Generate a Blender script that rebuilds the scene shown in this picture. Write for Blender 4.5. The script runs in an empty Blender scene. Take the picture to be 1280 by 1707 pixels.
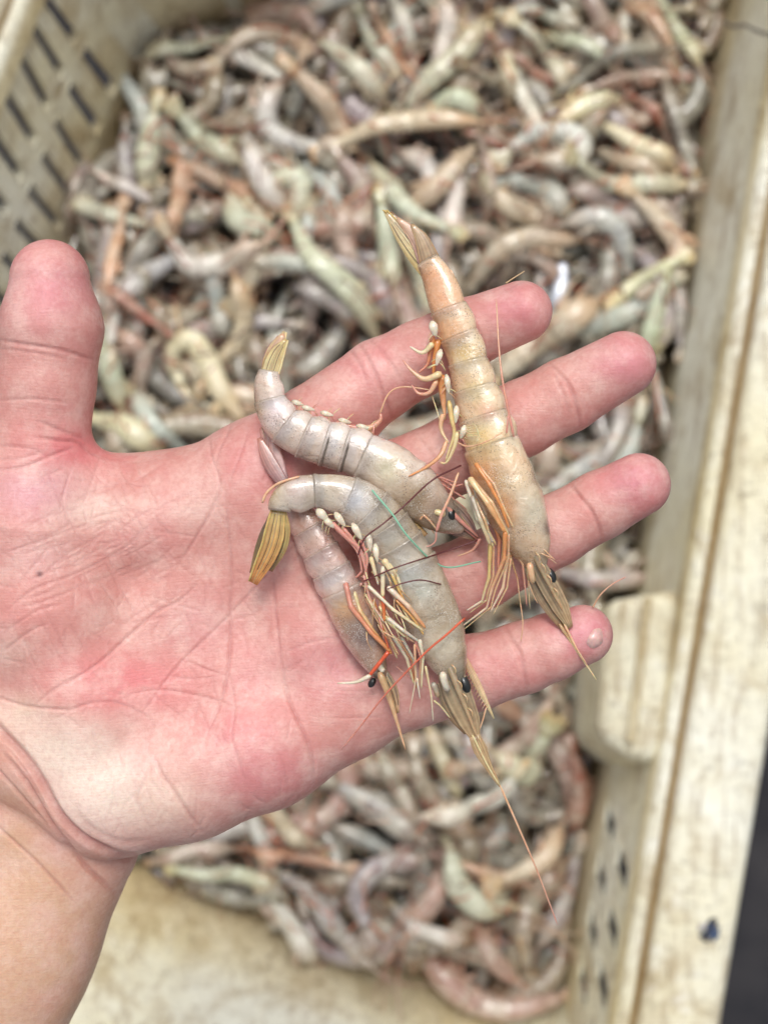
import bpy, math, random
import numpy as np
from mathutils import Vector
random.seed(7); RNG = np.random.default_rng(7)
R = math.radians
sc = bpy.context.scene
COL = sc.collection

# ---------------------------------------------------------------- camera
F = 2400.0            # focal length in photo pixels (photo is 1280 x 1707)
CZ = 1.0              # camera height above the ground, looking straight down
cam_d = bpy.data.cameras.new("camera"); cam = bpy.data.objects.new("camera", cam_d); COL.objects.link(cam)
cam.location = (0, 0, CZ); cam.rotation_euler = (0, 0, 0)
cam_d.sensor_fit = 'VERTICAL'; cam_d.sensor_height = 36.0; cam_d.sensor_width = 27.0
cam_d.lens = 36.0 * F / 1707.0
cam_d.clip_start = 0.02; cam_d.clip_end = 200.0
cam_d.dof.use_dof = True; cam_d.dof.focus_distance = 0.326
cam_d.dof.aperture_fstop = cam_d.lens / 3.9
sc.camera = cam

# ---------------------------------------------------------------- light
SUN_EL, SUN_AZ = 62.0, 2.0      # light comes from the top of the picture, slightly from the right
w = bpy.data.worlds.new("World"); sc.world = w; w.use_nodes = True
nt = w.node_tree; bg = nt.nodes["Background"]
sky = nt.nodes.new("ShaderNodeTexSky"); sky.sky_type = 'NISHITA'; sky.sun_disc = False
sky.sun_elevation = R(SUN_EL); sky.sun_rotation = R(-SUN_AZ)
sky.air_density = 1.0; sky.dust_density = 4.0; sky.ozone_density = 1.0
hs = nt.nodes.new("ShaderNodeHueSaturation"); hs.inputs["Saturation"].default_value = 0.22
nt.links.new(sky.outputs[0], hs.inputs["Color"]); nt.links.new(hs.outputs[0], bg.inputs[0])
bg.inputs[1].default_value = 0.145
sun_d = bpy.data.lights.new("sun", 'SUN'); sun = bpy.data.objects.new("sun", sun_d); COL.objects.link(sun)
sun_d.energy = 1.25; sun_d.angle = R(16); sun_d.color = (1.0, 0.965, 0.91)
sv = Vector((-math.sin(R(SUN_AZ)) * math.cos(R(SUN_EL)), math.cos(R(SUN_AZ)) * math.cos(R(SUN_EL)), math.sin(R(SUN_EL))))
sun.rotation_euler = sv.to_track_quat('Z', 'Y').to_euler()
sc.view_settings.view_transform = 'Standard'; sc.view_settings.look = 'None'
sc.view_settings.exposure = 0.16; sc.view_settings.gamma = 1.0

# ---------------------------------------------------------------- helpers
def lin(c):
    return tuple(((x / 255.0) / 12.92 if x / 255.0 <= 0.04045 else ((x / 255.0 + 0.055) / 1.055) ** 2.4) for x in c)
def at(u, v, z):                       # photo pixel + height in metres -> point in the place
    d = CZ - z
    return np.array([(u - 640.0) / F * d, (853.5 - v) / F * d, z])
HZ = 0.67; S = (CZ - HZ) / F           # the hand's height; one photo pixel there in metres
def hp(u, v, wpx):
    return at(u, v, HZ + wpx * S)

def tagp(o, label=None, cat=None, group=None, kind=None):
    if label: o["label"] = label
    if cat: o["category"] = cat
    if group: o["group"] = group
    if kind: o["kind"] = kind
    return o
def empty(name, loc):
    o = bpy.data.objects.new(name, None); o.empty_display_size = 0.01
    o.location = loc; COL.objects.link(o); return o

class MB:
    """collects vertices and faces of one mesh, with a per-vertex colour"""
    def __init__(s): s.v = []; s.f = []; s.c = []; s.n = 0
    def add(s, v, f, c=(1, 1, 1)):
        v = np.asarray(v, float)
        c = np.asarray(c, float)
        if c.ndim == 1: c = np.tile(c, (len(v), 1))
        s.v.append(v); s.c.append(c)
        o = s.n
        s.f.extend([tuple(i + o for i in q) for q in f]); s.n += len(v)
    def tube(s, pts, a, b=None, n=8, up=(0, 0, 1), c=(1, 1, 1), vent=None, keel=0.0, cap=True):
        pts = np.asarray(pts, float); N = len(pts)
        a = np.broadcast_to(np.asarray(a, float), (N,)); b = a if b is None else np.broadcast_to(np.asarray(b, float), (N,))
        t = np.gradient(pts, axis=0); t /= np.linalg.norm(t, axis=1)[:, None] + 1e-12
        up = np.broadcast_to(np.asarray(up, float), (N, 3))
        side = np.cross(t, up); side /= np.linalg.norm(side, axis=1)[:, None] + 1e-12
        upn = np.cross(side, t)
        th = np.linspace(0, 2 * np.pi, n, endpoint=False)
        ca, sa = np.cos(th), np.sin(th)
        ra = a[:, None] * ca[None, :]; rb = b[:, None] * sa[None, :]
        if keel:                                   # dorsal side (+side) a little sharper
            ra = ra * (1 + keel * np.maximum(ca, 0)[None, :] ** 6)
        if vent is not None:                       # rounded lobes on the ventral side
            ra = ra * (1 + np.asarray(vent)[:, None] * np.maximum(-ca, 0)[None, :] ** 2)
        V = pts[:, None, :] + side[:, None, :] * ra[..., None] + upn[:, None, :] * rb[..., None]
        V = V.reshape(-1, 3)
        i = np.arange(N - 1)[:, None] * n; j = np.arange(n)[None, :]; j2 = (j + 1) % n
        q = np.stack([i + j, i + j2, i + n + j2, i + n + j], -1).reshape(-1, 4)
        f = [tuple(x) for x in q.tolist()]
        if cap:
            f.append(tuple(range(n - 1, -1, -1))); f.append(tuple((N - 1) * n + k for k in range(n)))
        c = np.asarray(c, float)
        if c.ndim == 2 and len(c) == N: c = np.repeat(c, n, axis=0)
        s.add(V, f, c)
    def ball(s, p, r, c=(1, 1, 1), axis=(0, 0, 1), k=1.0, n=10, m=7):
        ax = np.array(axis, float); ax /= np.linalg.norm(ax)
        ph = np.linspace(-np.pi / 2, np.pi / 2, m)
        pts = np.array(p)[None, :] + ax[None, :] * (np.sin(ph) * r * k)[:, None]
        up = (1, 0, 0) if abs(ax[2]) > 0.7 else (0, 0, 1)
        s.tube(pts, np.maximum(np.cos(ph), 0.05) * r, n=n, up=up, c=c)
    def blade(s, pts, hw, thick, up=(0, 0, 1), c=(1, 1, 1), n=8):
        s.tube(pts, hw, np.maximum(np.asarray(hw) * 0 + thick, 1e-5), n=n, up=up, c=c)
    def build(s, name, mat, parent=None, smooth=True, color=None):
        v = np.vstack(s.v); org = np.array(parent.location) if parent is not None and parent.parent is None else np.zeros(3)
        if parent is not None and parent.parent is not None: org = np.array(parent.parent.location)
        me = bpy.data.meshes.new(name)
        me.from_pydata((v - org).tolist(), [], s.f)
        ca = me.color_attributes.new("Col", 'FLOAT_COLOR', 'POINT')
        c = np.ones((len(v), 4), np.float32); c[:, :3] = np.vstack(s.c); ca.data.foreach_set("color", c.ravel())
        if smooth: me.polygons.foreach_set("use_smooth", [True] * len(me.polygons))
        me.materials.append(mat); me.update()
        o = bpy.data.objects.new(name, me); COL.objects.link(o)
        if parent is not None: o.parent = parent
        if color is not None: o.color = (*color, 1)
        return o

def spline(pts, n):
    """Catmull-Rom through pts (k x d), n samples, evenly by arc length"""
    p = np.asarray(pts, float)
    if len(p) == 2:
        t = np.linspace(0, 1, n)[:, None]; return p[0] * (1 - t) + p[1] * t
    q = np.vstack([2 * p[0] - p[1], p, 2 * p[-1] - p[-2]]); out = []
    for i in range(1, len(q) - 2):
        t = np.linspace(0, 1, 16, endpoint=(i == len(q) - 3))[:, None]
        a, b, c, d = q[i - 1], q[i], q[i + 1], q[i + 2]
        out.append(0.5 * (2 * b + (c - a) * t + (2 * a - 5 * b + 4 * c - d) * t ** 2 + (3 * b - a - 3 * c + d) * t ** 3))
    o = np.vstack(out); L = np.concatenate([[0], np.cumsum(np.linalg.norm(np.diff(o[:, :2], axis=0), axis=1))])
    s = np.linspace(0, L[-1], n)
    return np.stack([np.interp(s, L, o[:, k]) for k in range(o.shape[1])], 1)

# ---------------------------------------------------------------- materials
def new_mat(name):
    m = bpy.data.materials.new(name); m.use_nodes = True; t = m.node_tree
    return m, t, t.nodes["Principled BSDF"]
def N(t, typ, **kw):
    n = t.nodes.new(typ)
    for k, v in kw.items():
        if k in n.inputs: n.inputs[k].default_value = v
        else: setattr(n, k, v)
    return n
def mixc(t, fac, a, b, mode='MIX'):
    n = t.nodes.new("ShaderNodeMix"); n.data_type = 'RGBA'; n.blend_type = mode
    for idx, x in ((0, fac), (6, a), (7, b)):
        if isinstance(x, (int, float)): n.inputs[idx].default_value = x
        elif isinstance(x, tuple): n.inputs[idx].default_value = (*x, 1) if len(x) == 3 else x
        else: t.links.new(x, n.inputs[idx])
    return n.outputs[2]
def ramp(t, src, stops):
    r = t.nodes.new("ShaderNodeValToRGB"); e = r.color_ramp.elements
    while len(e) < len(stops): e.new(0.5)
    for el, (p, c) in zip(e, stops):
        el.position = p; el.color = (c, c, c, 1) if isinstance(c, (int, float)) else (*c, 1)
    t.links.new(src, r.inputs[0]); return r.outputs[0]
def noise(t, scale, detail=4, rough=0.55, dist=0.0, vec=None):
    n = N(t, "ShaderNodeTexNoise", Scale=scale, Detail=detail, Roughness=rough, Distortion=dist)
    v = vec if vec is not None else N(t, "ShaderNodeTexCoord").outputs["Object"]
    t.links.new(v, n.inputs["Vector"]); return n.outputs["Fac"]
def bump(t, h, dist, strength=1.0, normal=None):
    b = N(t, "ShaderNodeBump", Strength=strength, Distance=dist); t.links.new(h, b.inputs["Height"])
    if normal is not None: t.links.new(normal, b.inputs["Normal"])
    return b.outputs["Normal"]

def skin_mat():
    m, t, b = new_mat("skin")
    col = N(t, "ShaderNodeVertexColor", layer_name="Col").outputs[0]
    n1 = noise(t, 130, 5, 0.65); n2 = noise(t, 900, 3, 0.6)
    c = mixc(t, ramp(t, n1, [(0.42, 0.0), (0.68, 0.40)]), col, lin((238, 212, 200)))
    c = mixc(t, ramp(t, noise(t, 60, 3, 0.6), [(0.47, 0.0), (0.75, 0.22)]), c, lin((212, 120, 122)))
    c = mixc(t, ramp(t, n2, [(0.40, 0.0), (0.7, 0.22)]), c, lin((176, 104, 96)))
    t.links.new(c, b.inputs["Base Color"])
    rr = ramp(t, n2, [(0.3, 0.42), (0.7, 0.6)]); t.links.new(rr, b.inputs["Roughness"])
    b.inputs["Subsurface Weight"].default_value = 0.22
    b.inputs["Subsurface Radius"].default_value = (1.0, 0.35, 0.2); b.inputs["Subsurface Scale"].default_value = 0.0025
    tc = N(t, "ShaderNodeTexCoord")
    w1 = N(t, "ShaderNodeTexWave", Scale=430.0, Distortion=34.0, Detail=1.0, bands_direction='Y'); w1.inputs["Detail Scale"].default_value = 0.06
    t.links.new(tc.outputs["Object"], w1.inputs["Vector"])
    nb = bump(t, w1.outputs["Fac"], 0.00005, 0.25)
    nb = bump(t, noise(t, 420, 4, 0.6), 0.00035, 0.5, nb)
    vo = N(t, "ShaderNodeTexVoronoi", Scale=700.0, feature='DISTANCE_TO_EDGE'); t.links.new(tc.outputs["Object"], vo.inputs["Vector"])
    nb = bump(t, ramp(t, vo.outputs["Distance"], [(0.0, 0.0), (0.12, 1.0)]), 0.00004, 0.5, nb)
    t.links.new(nb, b.inputs["Normal"])
    return m

def shell_mat(name, rough=0.3, speck=0.5, sss=0.25, objcol=False, k=1.0):
    """wet shrimp shell: colour from the vertices (times the object's colour), cloudy flesh below, pigment dots; heap shells also have highlights painted in"""
    m, t, b = new_mat(name)
    col = N(t, "ShaderNodeVertexColor", layer_name="Col").outputs[0]
    tc = N(t, "ShaderNodeTexCoord"); V = tc.outputs["Object"]
    if objcol:
        oi = N(t, "ShaderNodeObjectInfo"); col = mixc(t, 1.0, col, oi.outputs["Color"], 'MULTIPLY')
        ad = N(t, "ShaderNodeVectorMath", operation='ADD'); t.links.new(V, ad.inputs[0])
        mu = N(t, "ShaderNodeMath", operation='MULTIPLY'); t.links.new(oi.outputs["Random"], mu.inputs[0]); mu.inputs[1].default_value = 3.0
        t.links.new(mu.outputs[0], ad.inputs[1]); V = ad.outputs[0]
    if objcol:
        c = mixc(t, ramp(t, noise(t, 75, 4, 0.6, 0.5, V), [(0.42, 0.0), (0.66, 0.42)]), col, lin((226, 224, 204)))
        c = mixc(t, ramp(t, noise(t, 110, 5, 0.65, 0.8, V), [(0.52, 0.0), (0.74, 0.34)]), c, lin((146, 116, 96)))
        c = mixc(t, ramp(t, noise(t, 190, 4, 0.6, 0.5, V), [(0.62, 0.0), (0.80, 0.4)]), c, lin((90, 74, 62)))
        c = mixc(t, ramp(t, noise(t, 260, 4, 0.6, 0.5, V), [(0.64, 0.0), (0.76, 0.6)]), c, lin((236, 236, 226)))  # near-white noise patches paint highlights into the colour
    else:
        c = mixc(t, ramp(t, noise(t, 230, 6, 0.7, 1.2, V), [(0.46, 0.0), (0.72, 0.30)]), col, lin((228, 222, 208)))
        c = mixc(t, ramp(t, noise(t, 330, 5, 0.65, 0.8, V), [(0.52, 0.0), (0.72, 0.40)]), c, mixc(t, 1.0, col, (0.74, 0.50, 0.40), 'MULTIPLY'))
        c = mixc(t, ramp(t, noise(t, 120, 4, 0.6, 0.5, V), [(0.46, 0.0), (0.68, 0.62)]), c, mixc(t, 1.0, col, (0.60, 0.56, 0.46), 'MULTIPLY'))
    def dots(scale, size, nscale, lo, hi, amt, colr, c):
        vo = N(t, "ShaderNodeTexVoronoi", Scale=scale); t.links.new(V, vo.inputs["Vector"])
        dm = N(t, "ShaderNodeMath", operation='MULTIPLY'); t.links.new(ramp(t, vo.outputs["Distance"], [(size, 1.0), (size * 1.9, 0.0)]), dm.inputs[0])
        t.links.new(ramp(t, noise(t, nscale, 3, 0.6, 0, V), [(lo, 0.0), (hi, amt)]), dm.inputs[1]); return mixc(t, dm.outputs[0], c, colr)
    c = dots(2300.0 * k, 0.17, 160 * k, .44, .60, speck, (0.09, 0.055, 0.05), c)
    if not objcol: c = dots(3100.0, 0.16, 110, .50, .62, 0.85, (0.92, 0.92, 0.86), c)
    t.links.new(c, b.inputs["Base Color"])
    t.links.new(ramp(t, noise(t, 400 * k, 4, 0.6, 0, V), [(0.35, rough * .6), (0.65, rough * 1.5)]), b.inputs["Roughness"]); b.inputs["Specular IOR Level"].default_value = 0.6
    if sss:
        b.inputs["Subsurface Weight"].default_value = sss; b.inputs["Subsurface Radius"].default_value = (1, 0.75, 0.5); b.inputs["Subsurface Scale"].default_value = 0.004
    b.inputs["Coat Weight"].default_value = 0.8; b.inputs["Coat Roughness"].default_value = 0.12
    nb = bump(t, noise(t, 1100 * k, 4, 0.7, 0, V), 0.00018 / k, 0.55)
    nb = bump(t, noise(t, 260 * k, 3, 0.6, 0.6, V), 0.0010 / k, 0.5, nb)
    if objcol: nb = bump(t, noise(t, 90, 3, 0.6, 0.8, V), 0.002, 0.5, nb)
    t.links.new(nb, b.inputs["Normal"])
    return m

def plain(name, rough=0.35, coat=0.3, var=0.25, sss=0.0, scale=600):
    m, t, b = new_mat(name)
    col = N(t, "ShaderNodeVertexColor", layer_name="Col").outputs[0]
    c = mixc(t, ramp(t, noise(t, scale, 4, 0.6), [(0.35, 0.0), (0.7, var)]), col, mixc(t, 1.0, col, (0.55, 0.42, 0.36), 'MULTIPLY'))
    t.links.new(c, b.inputs["Base Color"]); b.inputs["Roughness"].default_value = rough
    b.inputs["Coat Weight"].default_value = coat; b.inputs["Coat Roughness"].default_value = 0.15
    if sss: b.inputs["Subsurface Weight"].default_value = sss; b.inputs["Subsurface Scale"].default_value = 0.001
    t.links.new(bump(t, noise(t, scale * 2, 3, 0.6), 0.0001, 0.5), b.inputs["Normal"])
    return m

def plastic_mat():
    m, t, b = new_mat("dirty_plastic")
    tc = N(t, "ShaderNodeTexCoord"); V = tc.outputs["Object"]
    c = mixc(t, ramp(t, noise(t, 9, 5, 0.6, 0.4, V), [(0.35, 0.0), (0.65, 1.0)]), lin((234, 232, 216)), lin((222, 214, 182)))
    c = mixc(t, ramp(t, noise(t, 26, 8, 0.7, 0.8, V), [(0.50, 0.0), (0.66, 0.66)]), c, lin((166, 142, 98)))
    c = mixc(t, ramp(t, noise(t, 55, 6, 0.7, 1.5, V), [(0.55, 0.0), (0.70, 0.6)]), c, lin((242, 242, 234)))
    # thin scratches and fibres
    mp = N(t, "ShaderNodeMapping"); mp.inputs["Scale"].default_value = (9, 60, 60); mp.inputs["Rotation"].default_value = (0, 0, 0.7); t.links.new(V, mp.inputs[0])
    s1 = ramp(t, noise(t, 6, 5, 0.75, 2.5, mp.outputs[0]), [(0.57, 0.0), (0.62, 0.75), (0.67, 0.0)])
    c = mixc(t, s1, c, lin((110, 92, 62)))
    s2 = ramp(t, noise(t, 240, 3, 0.6, 0.5, V), [(0.68, 0.0), (0.76, 0.8)])
    c = mixc(t, s2, c, lin((70, 62, 50)))
    mp2 = N(t, "ShaderNodeMapping"); mp2.inputs["Scale"].default_value = (70, 9, 40); mp2.inputs["Rotation"].default_value = (0, 0, -0.12); t.links.new(V, mp2.inputs[0])
    c = mixc(t, ramp(t, noise(t, 2.2, 6, 0.7, 1.2, mp2.outputs[0]), [(0.52, 0.0), (0.66, 0.6)]), c, lin((138, 112, 74)))
    mp3 = N(t, "ShaderNodeMapping"); mp3.inputs["Scale"].default_value = (70, 8, 60); mp3.inputs["Rotation"].default_value = (0, 0, 0.9); t.links.new(V, mp3.inputs[0])
    c = mixc(t, ramp(t, noise(t, 5, 5, 0.75, 2.0, mp3.outputs[0]), [(0.60, 0.0), (0.64, 0.6), (0.68, 0.0)]), c, lin((96, 80, 56)))
    vc = N(t, "ShaderNodeVertexColor", layer_name="Col").outputs[0]
    c = mixc(t, 1.0, c, vc, 'MULTIPLY')
    t.links.new(c, b.inputs["Base Color"])
    t.links.new(ramp(t, noise(t, 30, 4, 0.6, 0, V), [(0.3, 0.38), (0.7, 0.7)]), b.inputs["Roughness"])
    nb = bump(t, noise(t, 60, 6, 0.7, 0.5, V), 0.0012, 0.5); nb = bump(t, s1, 0.0004, 0.5, nb)
    t.links.new(nb, b.inputs["Normal"])
    return m

def ground_mat():
    m, t, b = new_mat("wet_asphalt")
    c = mixc(t, ramp(t, noise(t, 12, 6, 0.6), [(0.35, 0.0), (0.65, 1.0)]), (0.022, 0.022, 0.027), (0.05, 0.047, 0.05))
    t.links.new(c, b.inputs["Base Color"]); b.inputs["Roughness"].default_value = 0.85; b.inputs["Specular IOR Level"].default_value = 0.2
    t.links.new(bump(t, noise(t, 250, 5, 0.7), 0.002, 0.6), b.inputs["Normal"])
    return m

M = dict(skin=skin_mat(), shell=shell_mat("shrimp_shell", 0.26, 0.9, 0.35), pile=shell_mat("pile_shrimp_shell", 0.30, 0.35, 0.0, True, 0.55),
         limb=plain("shrimp_limb", 0.34, 0.5, 0.45, 0.45), blade=plain("tail_blade", 0.26, 0.7, 0.5, 0.3, 500), eye=plain("shrimp_eye", 0.3, 0.4, 0.1),
         plastic=plastic_mat(), ground=ground_mat(), hair=plain("thread", 0.45, 0.1, 0.2), silver=plain("fish_skin", 0.42, 0.2, 0.3))
M["silver"].node_tree.nodes["Principled BSDF"].inputs["Metallic"].default_value = 0.7
# ================================================================ ground and crate
g = MB(); g.add([(-30, -30, 0), (30, -30, 0), (30, 30, 0), (-30, 30, 0)], [(0, 1, 2, 3)])
tagp(g.build("ground", M["ground"], smooth=False), kind="structure")

PZ = 0.20                         # height of the pile's surface along the walls
base_px = [(232, 62), (385, -8), (1236, -130), (926, 1740), (-262, 1306)]       # corners, clockwise from the far left
THK = [.0035, .0035, .0012, .0035, .0035]
lean = [0.27, 0.25, 0.105, 0.62, 0.30]                                            # outward lean of the wall after each corner
B2 = np.array([at(u, v, PZ)[:2] for u, v in base_px])
def offset_poly(P, offs):
    n = len(P); L = []
    for i in range(n):
        a, b = P[i], P[(i + 1) % n]; d = (b - a) / np.linalg.norm(b - a)
        nrm = np.array([-d[1], d[0]])                     # outward for a clockwise loop
        L.append((a + nrm * offs[i], d))
    out = []
    for i in range(n):
        (p, d), (q, e) = L[i - 1], L[i]
        A = np.array([[d[0], -e[0]], [d[1], -e[1]]]); t = np.linalg.solve(A, q - p)
        out.append(p + d * t[0])
    return np.array(out)
def loop(z, extra=0.0, rad=0.03):
    """the wall line at height z, as per-side straight runs plus rounded corners (same point count at any z)"""
    P = offset_poly(B2, [l * (z - PZ) + extra for l in lean]); n = len(P); runs = []; corners = []
    T = []
    for i in range(n):
        a, b, c = P[i - 1], P[i], P[(i + 1) % n]
        d1 = (b - a) / np.linalg.norm(b - a); d2 = (c - b) / np.linalg.norm(c - b)
        ang = math.acos(np.clip(d1 @ d2, -1, 1)); t = min(rad * math.tan(ang / 2), 0.03)
        p0, p1 = b - d1 * t, b + d2 * t; T.append((p0, p1))
        k = np.linspace(0, 1, 9)[:, None]
        corners.append((1 - k) ** 2 * p0 + 2 * k * (1 - k) * b + k ** 2 * p1)
    for i in range(n): runs.append((T[i][1], T[(i + 1) % n][0]))
    return runs, corners
ZT = 0.297; ZB = 0.04; TH = 0.0035
crate = empty("fish_crate", (0.0, 0.0, 0.0))
tagp(crate, "off-white dirty plastic fish crate with slotted walls, heaped full of shrimp", "crate")

def wall_panel(i, scols, trows, tint=(1, 1, 1), skew=0.0):
    """one straight wall; scols = cut positions along it with holes between pairs, trows = heights with holes between pairs"""
    ss = [0.0] + scols + [1.0]; zs = [ZB] + trows + [ZT]
    ss2 = sorted(set([round(x, 5) for x in ss] + [round(k / 12, 5) for k in range(13) if all(not (a < k / 12 < b) for a, b in zip(scols[::2], scols[1::2]))]))
    zs2 = sorted(set([round(x, 5) for x in zs] + [0.1, 0.15, 0.19, 0.2205, 0.2355, 0.2895]))
    def hole(s0, s1, z0, z1):
        sm, zm = (s0 + s1) / 2, (z0 + z1) / 2
        return any(a < sm < b for a, b in zip(scols[::2], scols[1::2])) and any(a < zm < b for a, b in zip(trows[::2], trows[1::2]))
    m = MB(); V = []; idx = {}
    def vert(j, k, lay):
        key = (j, k, lay)
        if key not in idx:
            (a, b), = [loop(zs2[k], THK[i] * lay)[0][i]]
            sj = ss2[j] + (skew * (zs2[k] - 0.25) * min(1, 8 * ss2[j], 8 * (1 - ss2[j])))
            p = a * (1 - sj) + b * sj; idx[key] = len(V); V.append((p[0], p[1], zs2[k]))
        return idx[key]
    Fc = []; nj, nk = len(ss2) - 1, len(zs2) - 1
    H = [[hole(ss2[j], ss2[j + 1], zs2[k], zs2[k + 1]) for k in range(nk)] for j in range(nj)]
    for j in range(nj):
        for k in range(nk):
            if H[j][k]:
                for (j0, k0, j1, k1, dj, dk) in ((j, k, j + 1, k, 0, -1), (j + 1, k, j + 1, k + 1, 1, 0), (j + 1, k + 1, j, k + 1, 0, 1), (j, k + 1, j, k, -1, 0)):
                    a, b2 = j + dj, k + dk
                    if 0 <= a < nj and 0 <= b2 < nk and not H[a][b2]:
                        Fc.append((vert(j0, k0, 0), vert(j1, k1, 0), vert(j1, k1, 1), vert(j0, k0, 1)))
                continue
            Fc.append((vert(j, k, 0), vert(j, k + 1, 0), vert(j + 1, k + 1, 0), vert(j + 1, k, 0)))
            Fc.append((vert(j, k, 1), vert(j + 1, k, 1), vert(j + 1, k + 1, 1), vert(j, k + 1, 1)))
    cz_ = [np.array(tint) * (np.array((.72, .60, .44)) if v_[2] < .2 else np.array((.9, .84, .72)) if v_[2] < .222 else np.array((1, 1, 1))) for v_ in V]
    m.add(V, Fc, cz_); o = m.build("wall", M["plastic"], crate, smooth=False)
    bv = o.modifiers.new("bevel", 'BEVEL'); bv.width = 0.0011 if i != 2 else 0.0004; bv.segments = 2; bv.limit_method = 'ANGLE'; bv.angle_limit = R(40)
    bv.harden_normals = False
    return o
def slots(n, first, pitch, width):
    out = []
    for k in range(n): out += [first + k * pitch, first + k * pitch + width]
    return out
def side_len(i):
    a, b = loop(0.25)[0][i]; return np.linalg.norm(b - a)
L4 = side_len(4); L2 = side_len(2)
# side 4 runs from the near-left corner up to the far-left corner: tall slots
n4 = 15; p4 = 0.0192 / L4
wall_panel(4, slots(n4, 1 - 0.002 / L4 - n4 * p4, p4, 0.0066 / L4), [0.203, 0.243, 0.2515, 0.2915], skew=0.34 / L4)
wall_panel(0, [], [])
wall_panel(1, [], [])
# side 2 runs down the right: short slots along its near half, in two rows
p2 = 0.0295 / L2
wall_panel(2, slots(4, 0.785, p2, 0.0125 / L2), [0.222, 0.244, 0.254, 0.2775])
wall_panel(3, [], [])
def strip(name, rows, closed=False, tint=(1, 1, 1), smooth=True, tints=None):
    m = MB(); V = np.vstack(rows); n = len(rows[0]); Fc = []
    for r in range(len(rows) - 1):
        for k in range(n if closed else n - 1):
            k2 = (k + 1) % n
            Fc.append((r * n + k, (r + 1) * n + k, (r + 1) * n + k2, r * n + k2))
    m.add(V, Fc, np.repeat(np.array(tints), n, axis=0) if tints is not None else tint); return m.build(name, M["plastic"], crate, smooth)
def ring(z, extra):
    runs, cor = loop(z, extra); pts = []
    for i in range(len(cor)):
        pts += [p for p in cor[i]]
        a, b = runs[i]
        for k in range(1, 20):
            q = a * (1 - k / 20) + b * k / 20; pts.append(q)
    return np.array([(p[0], p[1], z) for p in pts])
for ci in range(5):                                            # rounded corner pieces
    rows = [np.array([(p[0], p[1], z) for p in loop(z, 0.0002)[1][ci]]) for z in np.linspace(ZB, ZT, 8)]
    rows += [np.array([(p[0], p[1], z) for p in loop(z, TH)[1][ci]]) for z in np.linspace(ZT, ZB, 8)]
    strip("corner", rows)
# rim: ridge, groove and broad flange with a down-turned skirt
prof = [(-0.0015, .288), (-0.0012, .2955), (0.0000, .2985), (0.0015, .3000), (0.0045, .3003), (0.0058, .2990), (0.0066, .2940), (0.0082, .2915), (0.0098, .2935), (0.0108, .2995),
        (0.0130, .3012), (0.030, .3018), (0.044, .3010), (0.0480, .2995), (0.0500, .2960), (0.0503, .262), (0.0475, .262), (0.0470, .294), (0.038, .2965), (0.012, .2955), (0.0040, .284), (-0.0015, .288)]
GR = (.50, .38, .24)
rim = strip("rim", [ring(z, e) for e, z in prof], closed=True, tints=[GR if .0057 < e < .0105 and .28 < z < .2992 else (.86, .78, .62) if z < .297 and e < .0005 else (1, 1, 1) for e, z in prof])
# floor
fl = ring(ZB, TH * 0.5); m = MB(); m.add(fl, [tuple(range(len(fl)))[::-1]]); m.build("floor", M["plastic"], crate, False)
# moulded handle block on the right wall
def frustum(name, top, bot, parent, mat, bev, tint=(1, 1, 1)):
    m = MB(); V = [at(*p) for p in top] + [at(*p) for p in bot]; k = len(top)
    Fc = [tuple(range(k))] + [tuple(range(2 * k - 1, k - 1, -1))] + [(i, i + k, (i + 1) % k + k, (i + 1) % k) for i in range(k)]
    m.add(V, Fc, tint); o = m.build(name, mat, parent, False)
    b = o.modifiers.new("bevel", 'BEVEL'); b.width = bev; b.segments = 3
    return o
hb = frustum("handle_block", [(1012, 1000, .292), (1134, 982, .2975), (1098, 1272, .2975), (1048, 1268, .290), (996, 1222, .290)],
        [(935, 1045, .14), (1090, 1000, .14), (1050, 1290, .14), (1000, 1290, .14), (925, 1235, .14)], crate, M["plastic"], 0.0065, tint=(.95, .94, .90))
frustum("handle_ridge", [(1072, 998, .2985), (1086, 997, .2985), (1058, 1238, .2985), (1044, 1238, .2985)],
        [(1068, 996, .285), (1090, 995, .285), (1062, 1242, .285), (1040, 1242, .285)], crate, M["plastic"], 0.0012, tint=(.74, .66, .52))
# rusty band where the juice dries on the far wall top, and the torn blue sticker rest on the rim
st = MB(); c0 = at(1183, 1552, .3028)
for k in range(13):
    a = k * 2.4; r = 0.0014 * math.sqrt(k)
    st.ball(c0 + np.array([math.cos(a) * r, math.sin(a) * r, 0.0]), 0.0017 + 0.0006 * math.sin(k * 3), c=[(0.01, 0.03, 0.10), (0.015, 0.015, 0.02), (0.02, 0.06, 0.16), (0.5, 0.5, 0.48)][(k * 7) % 4 if k > 5 else k % 3], k=0.35, n=7, m=5)
o = st.build("sticker_rest", M["limb"], crate); o["label"] = "torn dark blue sticker rest on the rim"

m = MB(); q = spline([(1203, 36, 0), (1222, 44, 0), (1240, 42, 0), (1262, 52, 0), (1290, 60, 0)], 24)
m.tube(np.array([at(u, v, .3018) for u, v, _ in q]), np.array([.0004 + .0007 * abs(math.sin(k * 1.7)) for k in range(24)]), .0003, n=5, c=lin((60, 48, 34))); m.build("crack", M["limb"], crate)

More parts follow.
